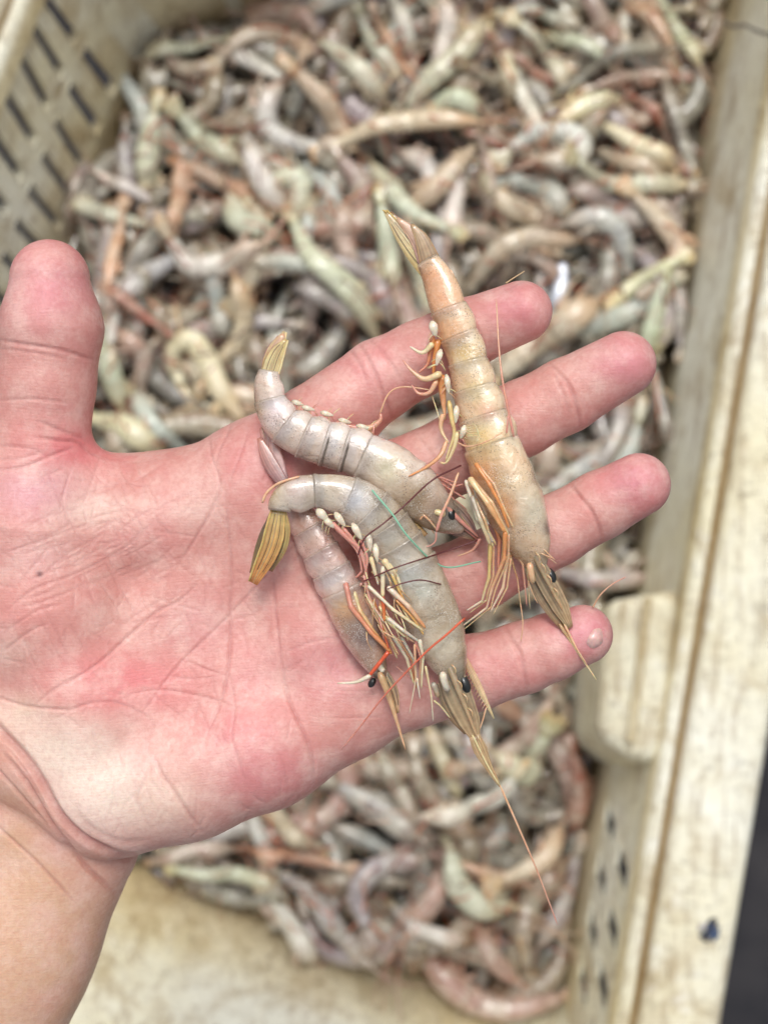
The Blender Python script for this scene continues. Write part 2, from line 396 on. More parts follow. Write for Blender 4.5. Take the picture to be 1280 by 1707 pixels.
# ================================================================ the hand (one continuous surface)
# joints: (u, v, height, radius) in photo pixels; u, v seen by the camera, height and radius in hand pixels
CH = {
 'index':  [(425, 800, -92, 90), (520, 718, -74, 76), (634, 632, -62, 68), (700, 598, -56, 63), (778, 556, -40, 58), (868, 520, -20, 52)],
 'middle': [(480, 900, -96, 90), (610, 832, -80, 76), (763, 755, -64, 67), (870, 697, -54, 64), (942, 660, -40, 62), (1038, 607, -18, 55)],
 'ring':   [(540, 1040, -96, 88), (670, 1005, -82, 74), (800, 952, -64, 65), (925, 884, -48, 60), (1000, 842, -36, 57), (1064, 808, -20, 53)],
 'little': [(560, 1180, -92, 84), (690, 1144, -78, 70), (790, 1122, -62, 64), (872, 1096, -44, 60), (920, 1078, -30, 56), (971, 1058, -18, 50)],
 'thumb':  [(50, 860, -70, 130), (62, 745, -52, 88), (76, 640, -30, 83), (86, 545, -10, 85), (84, 466, -2, 66)],
}
PALM = [  # (a, b, height squash)
 ((40, 830, -90, 110), (75, 990, -118, 165), 1), ((75, 990, -118, 165), (150, 1170, -112, 142), 1), ((150, 1170, -112, 142), (175, 1290, -92, 118), 1),
 ((-60, 900, -110, 120), (-20, 1100, -130, 140), 1),
 ((570, 1185, -92, 86), (440, 1232, -98, 112), 1), ((440, 1232, -98, 112), (310, 1284, -92, 112), 1), ((310, 1284, -92, 112), (205, 1325, -84, 100), 1),
 ((180, 1320, -84, 96), (60, 1240, -92, 104), 1), ((60, 1240, -92, 104), (-120, 1120, -120, 110), 1),
 ((430, 800, -98, 92), (230, 1080, -118, 105), 1), ((480, 900, -100, 92), (250, 1120, -120, 105), 1), ((540, 1040, -100, 90), (270, 1180, -118, 105), 1),
 ((425, 800, -98, 92), (300, 852, -104, 96), 1), ((300, 852, -104, 96), (180, 880, -98, 100), 1),
 ((90, 800, -66, 62), (230, 850, -88, 88), 1), ((420, 850, -96, 88), (560, 1120, -100, 88), 1),
]
ARM = [((95, 1390, -170, 150), (-10, 1560, -185, 182), 0.8), ((-10, 1560, -185, 182), (-330, 2240, -240, 250), 0.8), ((60, 1330, -150, 130), (-160, 1330, -170, 150), 0.85)]
def Q(p):                                      # to metric hand pixels
    q = hp(p[0], p[1], p[2]); return np.array([q[0] / S, q[1] / S, (q[2] - HZ) / S])
PR = []   # (a, ra, b, rb, squash, k, group)
for nm, ch in CH.items():
    for a, b in zip(ch[:-1], ch[1:]): PR.append((Q(a), a[3], Q(b), b[3], 1.0, nm))
for a, b, sq in PALM: PR.append((Q(a), a[3], Q(b), b[3], sq, 'palm'))
for a, b, sq in ARM: PR.append((Q(a), a[3], Q(b), b[3], sq, 'arm'))
def cone(X, Y, Z, pr):
    a, ra, b, rb, sq, _ = pr
    ab = b - a; z0 = a[2]
    Zs = Z
    px, py, pz = X - a[0], Y - a[1], (Zs - a[2])
    den = ab @ ab
    t = np.clip((px * ab[0] + py * ab[1] + pz * ab[2]) / den, 0, 1)
    dx, dy, dz = px - t * ab[0], py - t * ab[1], (pz - t * ab[2]) / sq
    return np.sqrt(dx * dx + dy * dy + dz * dz) - (ra + (rb - ra) * t)
def smin(a, b, k):
    h = np.maximum(k - np.abs(a - b), 0) / k
    return np.minimum(a, b) - h * h * k * 0.25
KG = {'palm': 46, 'arm': 40, 'thumb': 12}
def sdf(X, Y, Z, clipbox=None):
    G = {}
    for pr in PR:
        g_ = pr[5]; d = cone(X, Y, Z, pr)
        G[g_] = d if g_ not in G else smin(G[g_], d, KG.get(g_, 10))
    D = G['palm']
    for nm in ('index', 'middle', 'ring', 'little'): D = smin(D, G[nm], 34)
    D = smin(D, G['thumb'], 40)
    D = smin(D, G['arm'], 16)
    return D
h_ = 5.0
x0, x1 = -1150, 560; y0, y1 = -1330, 520; z0, z1 = -430, 110
xs = np.arange(x0, x1, h_, dtype=np.float32); ys = np.arange(y0, y1, h_, dtype=np.float32); zs = np.arange(z0, z1, h_, dtype=np.float32)
# coarse pass to find the bricks the surface crosses
BS = 16; V3 = np.full((len(xs), len(ys), len(zs)), 50.0, np.float32)
for i in range(0, len(xs) - 1, BS):
    for j in range(0, len(ys) - 1, BS):
        cx, cy = xs[min(i + BS // 2, len(xs) - 1)], ys[min(j + BS // 2, len(ys) - 1)]
        cz = zs[::6]
        d = sdf(np.full(len(cz), cx, np.float32), np.full(len(cz), cy, np.float32), cz)
        if d.min() > h_ * BS * 0.75 + 30: continue
        sl = (slice(i, i + BS + 1), slice(j, j + BS + 1))
        X, Y, Z = np.meshgrid(xs[sl[0]], ys[sl[1]], zs, indexing='ij')
        V3[sl[0], sl[1], :] = sdf(X, Y, Z)
def surface_nets(V):
    s = V < 0; nx, ny, nz = V.shape
    c = [s[i:nx - 1 + i, j:ny - 1 + j, k:nz - 1 + k] for i in (0, 1) for j in (0, 1) for k in (0, 1)]
    anyv = c[0].copy(); allv = c[0].copy()
    for q in c[1:]: anyv |= q; allv &= q
    act = anyv & ~allv; I = np.argwhere(act); idx = np.full(act.shape, -1, np.int64); idx[act] = np.arange(len(I))
    cor = np.array([(i, j, k) for i in (0, 1) for j in (0, 1) for k in (0, 1)])
    vals = np.stack([V[I[:, 0] + a, I[:, 1] + b, I[:, 2] + d] for a, b, d in cor], 1)
    acc = np.zeros((len(I), 3)); cnt = np.zeros(len(I))
    for p in range(8):
        for q in range(p + 1, 8):
            if np.abs(cor[p] - cor[q]).sum() != 1: continue
            va, vb = vals[:, p], vals[:, q]; m_ = (va < 0) != (vb < 0)
            t = np.where(m_, va / np.where(m_, va - vb, 1), 0)
            acc += np.where(m_[:, None], cor[p] + (cor[q] - cor[p]) * t[:, None], 0); cnt += m_
    verts = I + acc / cnt[:, None]
    faces = []
    for ax in range(3):
        b, c_ = [(1, 2), (2, 0), (0, 1)][ax]
        sl0 = [slice(1, -1)] * 3; sl0[ax] = slice(0, -1); sl1 = list(sl0); sl1[ax] = slice(1, None)
        sa, sb = s[tuple(sl0)], s[tuple(sl1)]
        E = np.argwhere(sa != sb); off = np.ones(3, int); off[ax] = 0; E2 = E + off
        inside = sa[E[:, 0], E[:, 1], E[:, 2]]
        eb = np.zeros(3, int); eb[b] = 1; ec = np.zeros(3, int); ec[c_] = 1
        g4 = [E2 - eb - ec, E2 - ec, E2, E2 - eb]
        q = np.stack([idx[t_[:, 0], t_[:, 1], t_[:, 2]] for t_ in g4], 1)
        q[~inside] = q[~inside][:, ::-1]
        faces.append(q)
    return verts, np.vstack(faces)
V, Fq = surface_nets(V3); del V3
V = V * h_ + np.array([xs[0], ys[0], zs[0]])
def newton(V, its=2):
    for _ in range(its):
        e = 1.5; d = sdf(V[:, 0], V[:, 1], V[:, 2])
        gx = sdf(V[:, 0] + e, V[:, 1], V[:, 2]) - d; gy = sdf(V[:, 0], V[:, 1] + e, V[:, 2]) - d; gz = sdf(V[:, 0], V[:, 1], V[:, 2] + e) - d
        G = np.stack([gx, gy, gz], 1) / e; V = V - G * (d / np.maximum((G ** 2).sum(1), 0.3))[:, None]
    return V, G / np.linalg.norm(G, axis=1)[:, None]
V, G = newton(V)
def subdiv(V, Fq):
    n = len(V); e = np.stack([Fq, np.roll(Fq, -1, 1)], -1).reshape(-1, 2); es = np.sort(e, 1)
    key = es[:, 0] * n + es[:, 1]; uk, inv = np.unique(key, return_inverse=True)
    a, b = uk // n, uk % n; me = (V[a] + V[b]) / 2; fc = V[Fq].mean(1)
    ne = n + inv.reshape(-1, 4); nf = n + len(uk) + np.arange(len(Fq))
    out = []
    for k in range(4): out.append(np.stack([Fq[:, k], ne[:, k], nf, ne[:, k - 1]], 1))
    return np.vstack([V, me, fc]), np.vstack(out)
V, Fq = subdiv(V, Fq)
V, G = newton(V, 1)
# keep only what lies within reach: cut the arm at the grid border is open, cap not needed (far outside the frame)
ww = V[:, 2] * S + HZ; dd = CZ - ww
U = V[:, 0] * S / dd * F + 640; W = 853.5 - V[:, 1] * S / dd * F
up = np.clip((G[:, 2] - 0.05) / 0.35, 0, 1)

def seg_dist(U, W, pl):
    best = np.full(len(U), 1e9); par = np.zeros(len(U)); p = spline(np.array(pl, float), max(6, 4 * len(pl)))
    lo = p.min(0) - 30; hi = p.max(0) + 30
    m_ = (U > lo[0]) & (U < hi[0]) & (W > lo[1]) & (W < hi[1]); u, v = U[m_], W[m_]; bb = best[m_]; pp = par[m_]
    nseg = len(p) - 1
    for k, (a, b) in enumerate(zip(p[:-1], p[1:])):
        ab = b - a; t = np.clip(((u - a[0]) * ab[0] + (v - a[1]) * ab[1]) / (ab @ ab + 1e-9), 0, 1)
        d = np.hypot(u - a[0] - t * ab[0], v - a[1] - t * ab[1]); s_ = d < bb
        bb = np.where(s_, d, bb); pp = np.where(s_, (k + t) / nseg, pp)
    best[m_] = bb; par[m_] = pp
    return best, par
# creases of the palm: (points, depth px, width px, tint 0..1)
CR = [
 ([(374, 800), (381, 900), (385, 1000), (381, 1110), (368, 1170), (345, 1230), (338, 1270)], 4.0, 3.0, .55),
 ([(348, 715), (352, 760), (366, 815), (325, 900), (275, 969)], 3.2, 2.8, .5),
 ([(344, 955), (300, 1000), (256, 1022), (175, 1097), (120, 1135), (53, 1175)], 3.6, 3.0, .5),
 ([(0, 925), (62, 903), (125, 881), (170, 868)], 2.5, 2.5, .4),
 ([(0, 1030), (56, 984), (130, 955), (219, 906), (262, 866)], 2.8, 2.5, .4),
 ([(60, 970), (110, 925), (190, 880)], 2.0, 2.2, .3),
 ([(0, 1092), (50, 1052), (90, 1035)], 3.0, 2.6, .5), ([(0, 1060), (60, 1020), (110, 1005)], 2.2, 2.4, .35),
 ([(455, 930), (457, 1000), (459, 1030), (467, 1090), (481, 1164), (512, 1234), (524, 1305)], 4.5, 3.2, .6),
 ([(500, 1210), (520, 1250), (526, 1300)], 3, 3, .4),
 ([(490, 922), (440, 965), (384, 1027), (298, 1109), (239, 1188), (215, 1215)], 3.2, 2.6, .42),
 ([(84, 1202), (141, 1175), (194, 1171), (244, 1194), (262, 1215)], 3.0, 2.8, .45),
 ([(194, 1172), (225, 1156), (281, 1151), (359, 1167), (420, 1190)], 3.0, 2.6, .42),
 ([(-20, 1160), (0, 1164), (47, 1177), (109, 1183), (140, 1180)], 4.0, 3.0, .55),
 ([(140, 1122), (90, 1150), (55, 1178)], 3, 3, .4),
 ([(256, 1255), (270, 1290), (291, 1319), (331, 1378), (345, 1392)], 5.0, 3.8, .5),
 ([(259, 1269), (231, 1325), (236, 1350), (246, 1372)], 3.0, 4.5, .3),
 ([(382, 1120), (392, 1180), (388, 1230), (400, 1270), (412, 1310)], 2.4, 2.4, .32),
 ([(300, 1098), (350, 1118), (380, 1128)], 2.4, 2.4, .35), ([(270, 1125), (320, 1132), (378, 1126)], 1.8, 2.2, .3),
 ([(330, 1170), (350, 1215), (380, 1250)], 1.6, 2.2, .25), ([(230, 1140), (290, 1185), (318, 1205)], 1.6, 2.2, .25),
 ([(560, 1150), (590, 1152), (620, 1151)], 2.2, 2.2, .4), ([(545, 1198), (600, 1196), (640, 1195)], 1.8, 2.2, .25),
 ([(330, 960), (290, 935), (250, 900), (160, 850)], 1.6, 2.2, .25), ([(345, 975), (300, 945), (230, 890)], 1.4, 2, .2),
 ([(420, 700), (400, 760), (372, 830)], 2.0, 3, .3), ([(395, 690), (362, 760), (366, 800)], 2.0, 3, .3),
 ([(430, 960), (500, 905), (560, 850)], 2.0, 2.6, .3), ([(470, 1090), (520, 1070), (570, 1062)], 1.8, 2.4, .25),
 # wrist
 ([(-60, 1150), (0, 1217), (37, 1256), (69, 1300), (103, 1356), (141, 1397), (187, 1422), (219, 1429), (262, 1426)], 15, 8, .95),
 ([(0, 1247), (47, 1306), (100, 1387), (141, 1441), (190, 1487), (215, 1502)], 9, 5, .8),
 ([(-20, 1262), (0, 1287), (47, 1337), (90, 1380)], 5, 3.5, .55), ([(-40, 1340), (0, 1381), (62, 1437), (119, 1497), (135, 1515)], 5, 3.2, .7),
 ([(120, 1330), (150, 1375), (200, 1402), (255, 1400)], 2.5, 6, .2), ([(0, 1232), (40, 1280), (90, 1360)], 2.5, 3, .25),
 # thumb
 ([(-10, 566), (40, 574), (100, 583), (150, 598), (176, 602)], 4.2, 4.0, .6), ([(-10, 580), (60, 588), (120, 600)], 1.6, 3.2, .3),
 ([(-10, 668), (60, 665), (120, 672)], 2.2, 3, .3), ([(152, 735), (130, 728), (95, 715), (60, 700)], 4, 4, .5), ([(180, 760), (150, 752), (130, 738), (100, 735), (55, 728)], 4, 3.6, .5),
 ([(-10, 784), (40, 778), (90, 758), (130, 745)], 3.2, 3.2, .4), ([(-10, 742), (50, 748), (90, 765)], 2.5, 3, .3), ([(-10, 765), (30, 765), (80, 752)], 2, 3, .25),
 # index
 ([(588, 560), (610, 592), (632, 640), (650, 690), (655, 712)], 4.5, 4.0, .55), ([(603, 555), (632, 580), (655, 612), (672, 640)], 3.0, 3.6, .4), ([(575, 570), (600, 610), (615, 650)], 2.4, 4, .3),
 ([(760, 485), (778, 520), (800, 560), (808, 605)], 4.0, 4.0, .5), ([(470, 650), (492, 690), (520, 760)], 2.5, 4, .3),
 # middle
 ([(905, 598), (930, 620), (952, 650), (964, 690), (968, 725)], 4.5, 4.0, .55), ([(915, 610), (940, 660), (950, 700)], 2.0, 4, .25),
 ([(730, 690), (760, 720), (790, 770), (800, 800)], 3.5, 4, .4), ([(690, 720), (720, 760), (745, 810)], 3, 4, .35),
 # ring
 ([(945, 800), (965, 828), (985, 852), (999, 885), (1002, 910)], 4.5, 4.0, .55), ([(780, 900), (810, 940), (830, 990)], 3.0, 4, .4),
 # little
 ([(835, 1035), (852, 1066), (866, 1090), (874, 1130), (880, 1165)], 4.5, 4.5, .55), ([(700, 1075), (735, 1120), (745, 1180), (750, 1215)], 3.0, 4, .35),
 ([(755, 1080), (770, 1120), (778, 1190)], 2.2, 3.5, .25),
]
crease = np.zeros(len(V)); disp = np.zeros(len(V))
for pl, dep, wid, tint in CR:
    d, par = seg_dist(U, W, pl)
    tap = np.clip(np.minimum(par, 1 - par) * 5, 0.15, 1)
    g_ = np.exp(-(d / wid) ** 2) * tap
    disp = np.maximum(disp, dep * g_ * 0.66); crease = np.maximum(crease, np.exp(-(d / (wid * 0.8)) ** 2) * tap * tint)
    disp -= 0.16 * dep * np.exp(-((d - wid * 2.4) / (wid * 1.3)) ** 2) * tap * (d < 40)       # skin swells beside the fold
# fine hatch of lines over the ball of the thumb
rr = random.Random(3)
for _ in range(90):
    cu, cv = rr.gauss(175, 75), rr.gauss(925, 60); a = R(rr.choice([rr.gauss(62, 7), rr.gauss(-22, 7)])) if rr.random() < .85 else R(rr.uniform(0, 180))
    L = rr.uniform(20, 55); dx, dy = math.cos(a) * L, math.sin(a) * L
    d, par = seg_dist(U, W, [(cu - dx, cv - dy), (cu + rr.uniform(-4, 4), cv + rr.uniform(-4, 4)), (cu + dx, cv + dy)])
    g_ = np.exp(-(d / 2.3) ** 2) * np.clip(np.minimum(par, 1 - par) * 4, 0, 1)
    disp = np.maximum(disp, 1.2 * g_); crease = np.maximum(crease, g_ * 0.30)
for _ in range(150):
    cu, cv = rr.uniform(-20, 560), rr.uniform(780, 1390); a = R(rr.gauss(80, 40))
    L = rr.uniform(12, 34); dx, dy = math.cos(a) * L, math.sin(a) * L
    d, par = seg_dist(U, W, [(cu - dx, cv - dy), (cu + rr.uniform(-4, 4), cv + rr.uniform(-4, 4)), (cu + dx, cv + dy)])
    g_ = np.exp(-(d / 2.3) ** 2) * np.clip(np.minimum(par, 1 - par) * 4, 0, 1)
    disp = np.maximum(disp, 0.9 * g_); crease = np.maximum(crease, g_ * 0.2)
# broad relief: pads and hollows
REL = [(300, 1010, 120, -12), (420, 960, 90, -8), (130, 1000, 120, 10), (400, 1260, 80, 6), (110, 1340, 60, 7), (620, 740, 40, 3), (700, 585, 50, 5), (560, 660, 40, 6),
       (890, 515, 30, 4), (1040, 610, 34, 4), (1060, 805, 34, 4), (965, 1060, 30, 3), (80, 500, 50, 4), (80, 640, 45, 4), (230, 800, 60, -14), (205, 1290, 40, 5), (290, 1350, 35, 4), (455, 860, 40, 5), (500, 1110, 50, 5)]
relief = np.zeros(len(V))
for cu, cv, r, h in REL: relief += h * np.exp(-((U - cu) ** 2 + (W - cv) ** 2) / r ** 2)
V = V + G * ((relief - disp) * up)[:, None]

# skin colour: flushed pink palm, paler heel, tan forearm
def cblob(C, u, v, ru, rv, col, amt):
    g_ = (np.exp(-((U - u) / ru) ** 2 - ((W - v) / rv) ** 2) * amt)[:, None]
    return C * (1 - g_) + np.array(lin(col)) * g_
C = np.tile(np.array(lin((208, 150, 140))), (len(V), 1))
BL = [(120, 745, 90, 40, (232, 128, 132), .8), (60, 820, 70, 45, (222, 168, 178), .7), (155, 850, 55, 32, (232, 205, 190), .75), (310, 850, 60, 30, (230, 196, 184), .7), (90, 690, 80, 50, (226, 158, 152), .6),
      (230, 900, 60, 30, (218, 140, 136), .6), (60, 930, 60, 40, (220, 178, 172), .6), (60, 1010, 60, 40, (208, 150, 140), .6), (30, 1100, 50, 40, (212, 172, 158), .7),
      (200, 1140, 130, 55, (228, 134, 136), .85), (400, 1230, 80, 60, (226, 150, 152), .7), (440, 1290, 90, 50, (212, 134, 138), .7), (330, 1040, 60, 50, (222, 160, 160), .5), (430, 1130, 50, 60, (228, 168, 166), .5),
      (560, 1110, 70, 60, (214, 140, 148), .6), (90, 1260, 110, 60, (232, 214, 196), .98), (180, 1320, 125, 80, (234, 216, 200), 1.0), (270, 1330, 50, 45, (226, 198, 180), .8), (250, 1260, 40, 30, (230, 190, 180), .5), (20, 1190, 60, 34, (226, 202, 180), .9),
      (80, 470, 70, 80, (214, 138, 148), .75), (30, 500, 26, 60, (232, 182, 176), .5), (110, 420, 60, 30, (206, 132, 128), .6), (80, 620, 80, 30, (224, 164, 156), .6),
      (860, 510, 60, 45, (210, 128, 138), .7), (1040, 600, 60, 45, (212, 134, 146), .7), (1060, 800, 60, 45, (212, 134, 148), .7), (970, 1050, 50, 42, (210, 126, 142), .8),
      (1080, 840, 26, 30, (216, 118, 118), .4), (620, 610, 60, 50, (222, 146, 148), .6), (560, 680, 60, 40, (222, 158, 150), .6), (890, 680, 60, 40, (216, 152, 144), .7), (930, 880, 50, 40, (216, 156, 148), .8), (820, 1110, 60, 50, (222, 156, 152), .7),
      (420, 770, 70, 60, (214, 138, 138), .6), (480, 760, 50, 50, (208, 130, 134), .5)]
for b_ in BL: C = cblob(C, *b_)
C = C * np.array([.93, .915, .92])
# forearm beyond the wrist fold: signed side of the fold line
fold = np.array([(-120, 1090), (-60, 1150), (0, 1217), (37, 1256), (69, 1300), (103, 1356), (141, 1397), (187, 1422), (219, 1429), (262, 1428), (400, 1440)], float)
fv = np.interp(U, fold[:, 0], fold[:, 1]); arm = 1 / (1 + np.exp(-np.clip((W - fv - 4) / 5, -30, 30)))
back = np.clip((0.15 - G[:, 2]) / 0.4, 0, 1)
Carm = np.array(lin((206, 166, 138))); Carm2 = np.array(lin((206, 156, 142)))
kk = np.clip((W - fv) / 160, 0, 1)[:, None]; CA = Carm2 * (1 - kk) + Carm * kk
C = C * (1 - arm[:, None]) + CA * arm[:, None]
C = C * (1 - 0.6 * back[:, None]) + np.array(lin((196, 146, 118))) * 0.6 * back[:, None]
cr = (crease * up * 0.50)[:, None]; C = C * (1 - cr) + np.array(lin((150, 74, 74))) * cr
mole = np.exp(-((U - 67) ** 2 + (W - 957) ** 2) / 5.0 ** 2)[:, None]; C = C * (1 - .85 * mole) + np.array((.05, .02, .025)) * .85 * mole
org = hp(60, 1500, -200)
P3 = V * S; P3[:, 2] += HZ
me = bpy.data.meshes.new("hand"); me.vertices.add(len(P3)); me.vertices.foreach_set("co", (P3 - org).astype(np.float32).ravel())
me.loops.add(Fq.size); me.loops.foreach_set("vertex_index", Fq.astype(np.int32).ravel())
me.polygons.add(len(Fq)); me.polygons.foreach_set("loop_start", np.arange(0, Fq.size, 4, dtype=np.int32)); me.polygons.foreach_set("use_smooth", np.ones(len(Fq), bool))
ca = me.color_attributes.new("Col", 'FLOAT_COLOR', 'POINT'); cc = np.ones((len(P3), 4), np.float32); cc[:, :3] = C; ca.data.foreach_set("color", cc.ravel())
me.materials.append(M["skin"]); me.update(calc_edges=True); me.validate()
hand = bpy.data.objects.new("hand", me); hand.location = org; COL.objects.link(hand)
tagp(hand, "bare open left hand and forearm, palm up, holding four shrimp over the crate", "hand")
print("hand verts", len(P3))
# height of the palm under a photo point, for resting things on it
HT_res = 4.0; HTn = (int(1300 / HT_res), int(1400 / HT_res)); HT = np.full(HTn, -400.0)
iu = ((U + 50) / HT_res).astype(int); iv = ((W - 350) / HT_res).astype(int); ok_ = (iu >= 0) & (iu < HTn[0]) & (iv >= 0) & (iv < HTn[1])
np.maximum.at(HT, (iu[ok_], iv[ok_]), V[ok_, 2])
def palm_h(u, v):
    i = int(np.clip((u + 50) / HT_res, 0, HTn[0] - 1)); j = int(np.clip((v - 350) / HT_res, 0, HTn[1] - 1)); return HT[i, j]
# peeled bit of skin on the little fingertip
m = MB(); zc = palm_h(992, 1064) + 1
rim_ = [(992 + math.cos(a) * 13 * (1 + .12 * math.sin(3 * a)) - math.sin(a) * 4, 1064 + math.sin(a) * 17) for a in np.linspace(0, 2 * np.pi, 18, endpoint=False)]
pts = [hp(u, v, palm_h(u, v) + 1.0) for u, v in rim_] + [hp(992, 1064, zc + .8)] + [hp(u, v, palm_h(u, v) - 3) for u, v in rim_]
m.add(pts, [(k, (k + 1) % 18, 18) for k in range(18)] + [(k, 19 + k, 19 + (k + 1) % 18, (k + 1) % 18) for k in range(18)], lin((222, 182, 176)))
fk = m.build("peeled_skin", M["limb"]); fk.parent = hand; fk.location = -org; fk["label"] = "pale peeled bit of skin on the fingertip"
# ================================================================ the heap of shrimp in the crate
PAL = dict(g=(204, 208, 178), w=(216, 212, 202), v=(160, 148, 148), t=(204, 184, 154), o=(208, 160, 122), p=(176, 146, 132), d=(112, 106, 98), y=(228, 220, 180), b=(180, 186, 180), k=(132, 114, 92), r=(158, 84, 60))
CNAME = dict(g='pale green', w='whitish', v='mauve grey', t='tan', o='orange', p='pinkish brown', d='dark grey', y='cream yellow', b='bluish grey', k='muddy brown', r='rusty red')
# height map of the heap
HR = 0.0016; HX0, HY0 = -0.30, -0.40; HN = (400, 520)
gx = HX0 + (np.arange(HN[0]) + .5) * HR; gy = HY0 + (np.arange(HN[1]) + .5) * HR
GX, GY = np.meshgrid(gx, gy, indexing='ij')
def inside_poly(P, X, Y):
    ok = np.ones(X.shape, bool)
    for i in range(len(P)):
        a, b = P[i], P[(i + 1) % len(P)]; d = b - a
        ok &= (-(X - a[0]) * d[1] + (Y - a[1]) * d[0]) < 0
    return ok
HM = 0.190 + 0.038 * np.exp(-((GX - 0.17) / 0.05) ** 2 - ((GY - 0.02) / 0.13) ** 2) + 0.012 * np.exp(-((GX + 0.02) / .12) ** 2 - ((GY + 0.24) / .06) ** 2) + 0.010 * np.exp(-((GX + 0.02) ** 2 + (GY - 0.10) ** 2) / 0.03) + 0.006 * np.sin(GX * 35 + 1) * np.sin(GY * 28)
def dist_in(x, y):
    best = 9
    for i in range(5):
        a, b = B2[i], B2[(i + 1) % 5]; d = (b - a) / np.linalg.norm(b - a)
        best = min(best, -((x - a[0]) * -d[1] + (y - a[1]) * d[0]))
    return best
def profile(t):      # half width along the body, tail (0) to snout (1)
    return np.interp(t, [0, .06, .16, .30, .45, .58, .66, .78, .87, .94, 1.0], [.50, .58, .72, .86, .95, 1.0, 1.02, .97, .78, .46, .14])
def support(x, y, r):
    i0, i1 = int((x - r - HX0) / HR), int((x + r - HX0) / HR) + 1; j0, j1 = int((y - r - HY0) / HR), int((y + r - HY0) / HR) + 1
    i0, j0 = max(i0, 0), max(j0, 0); i1, j1 = min(i1, HN[0]), min(j1, HN[1])
    if i1 <= i0 or j1 <= j0: return 0.18, None
    dx = gx[i0:i1, None] - x; dy = gy[None, j0:j1] - y; d2 = dx * dx + dy * dy; m_ = d2 < r * r
    if not m_.any(): return 0.18, None
    hh = HM[i0:i1, j0:j1]; rest = (hh - r + np.sqrt(np.maximum(r * r - d2, 0)))[m_]
    return float(np.percentile(rest, 86)), (slice(i0, i1), slice(j0, j1), d2, m_)
def settle(xy, hw, sink=0.0):
    """lets a body's centreline sag onto what is below it; returns the heights and raises the map"""
    n = len(xy); rad = np.maximum(hw * profile(np.linspace(0, 1, n)), 0.0022)
    s = np.array([support(x, y, r)[0] for (x, y), r in zip(xy, rad)]) + rad * 0.8
    k = np.array([1, 2, 3, 4, 3, 2, 1.]); k /= k.sum()
    sm = np.convolve(np.pad(s, 3, mode='edge'), k, 'valid'); sm = np.convolve(np.pad(sm, 3, mode='edge'), k, 'valid')
    z = sm + max(0.0, np.percentile(s - sm, 80)) - sink
    return z, rad
def stamp(xy, z, rad):
    for (x, y), zz, r in zip(xy, z, rad):
        _, q = support(x, y, r)
        if q is None: continue
        a, b, d2, m_ = q; top = zz + 0.8 * np.sqrt(np.maximum(r * r - d2, 0)); sub = HM[a, b]
        sub[m_] = np.maximum(sub, top)[m_]

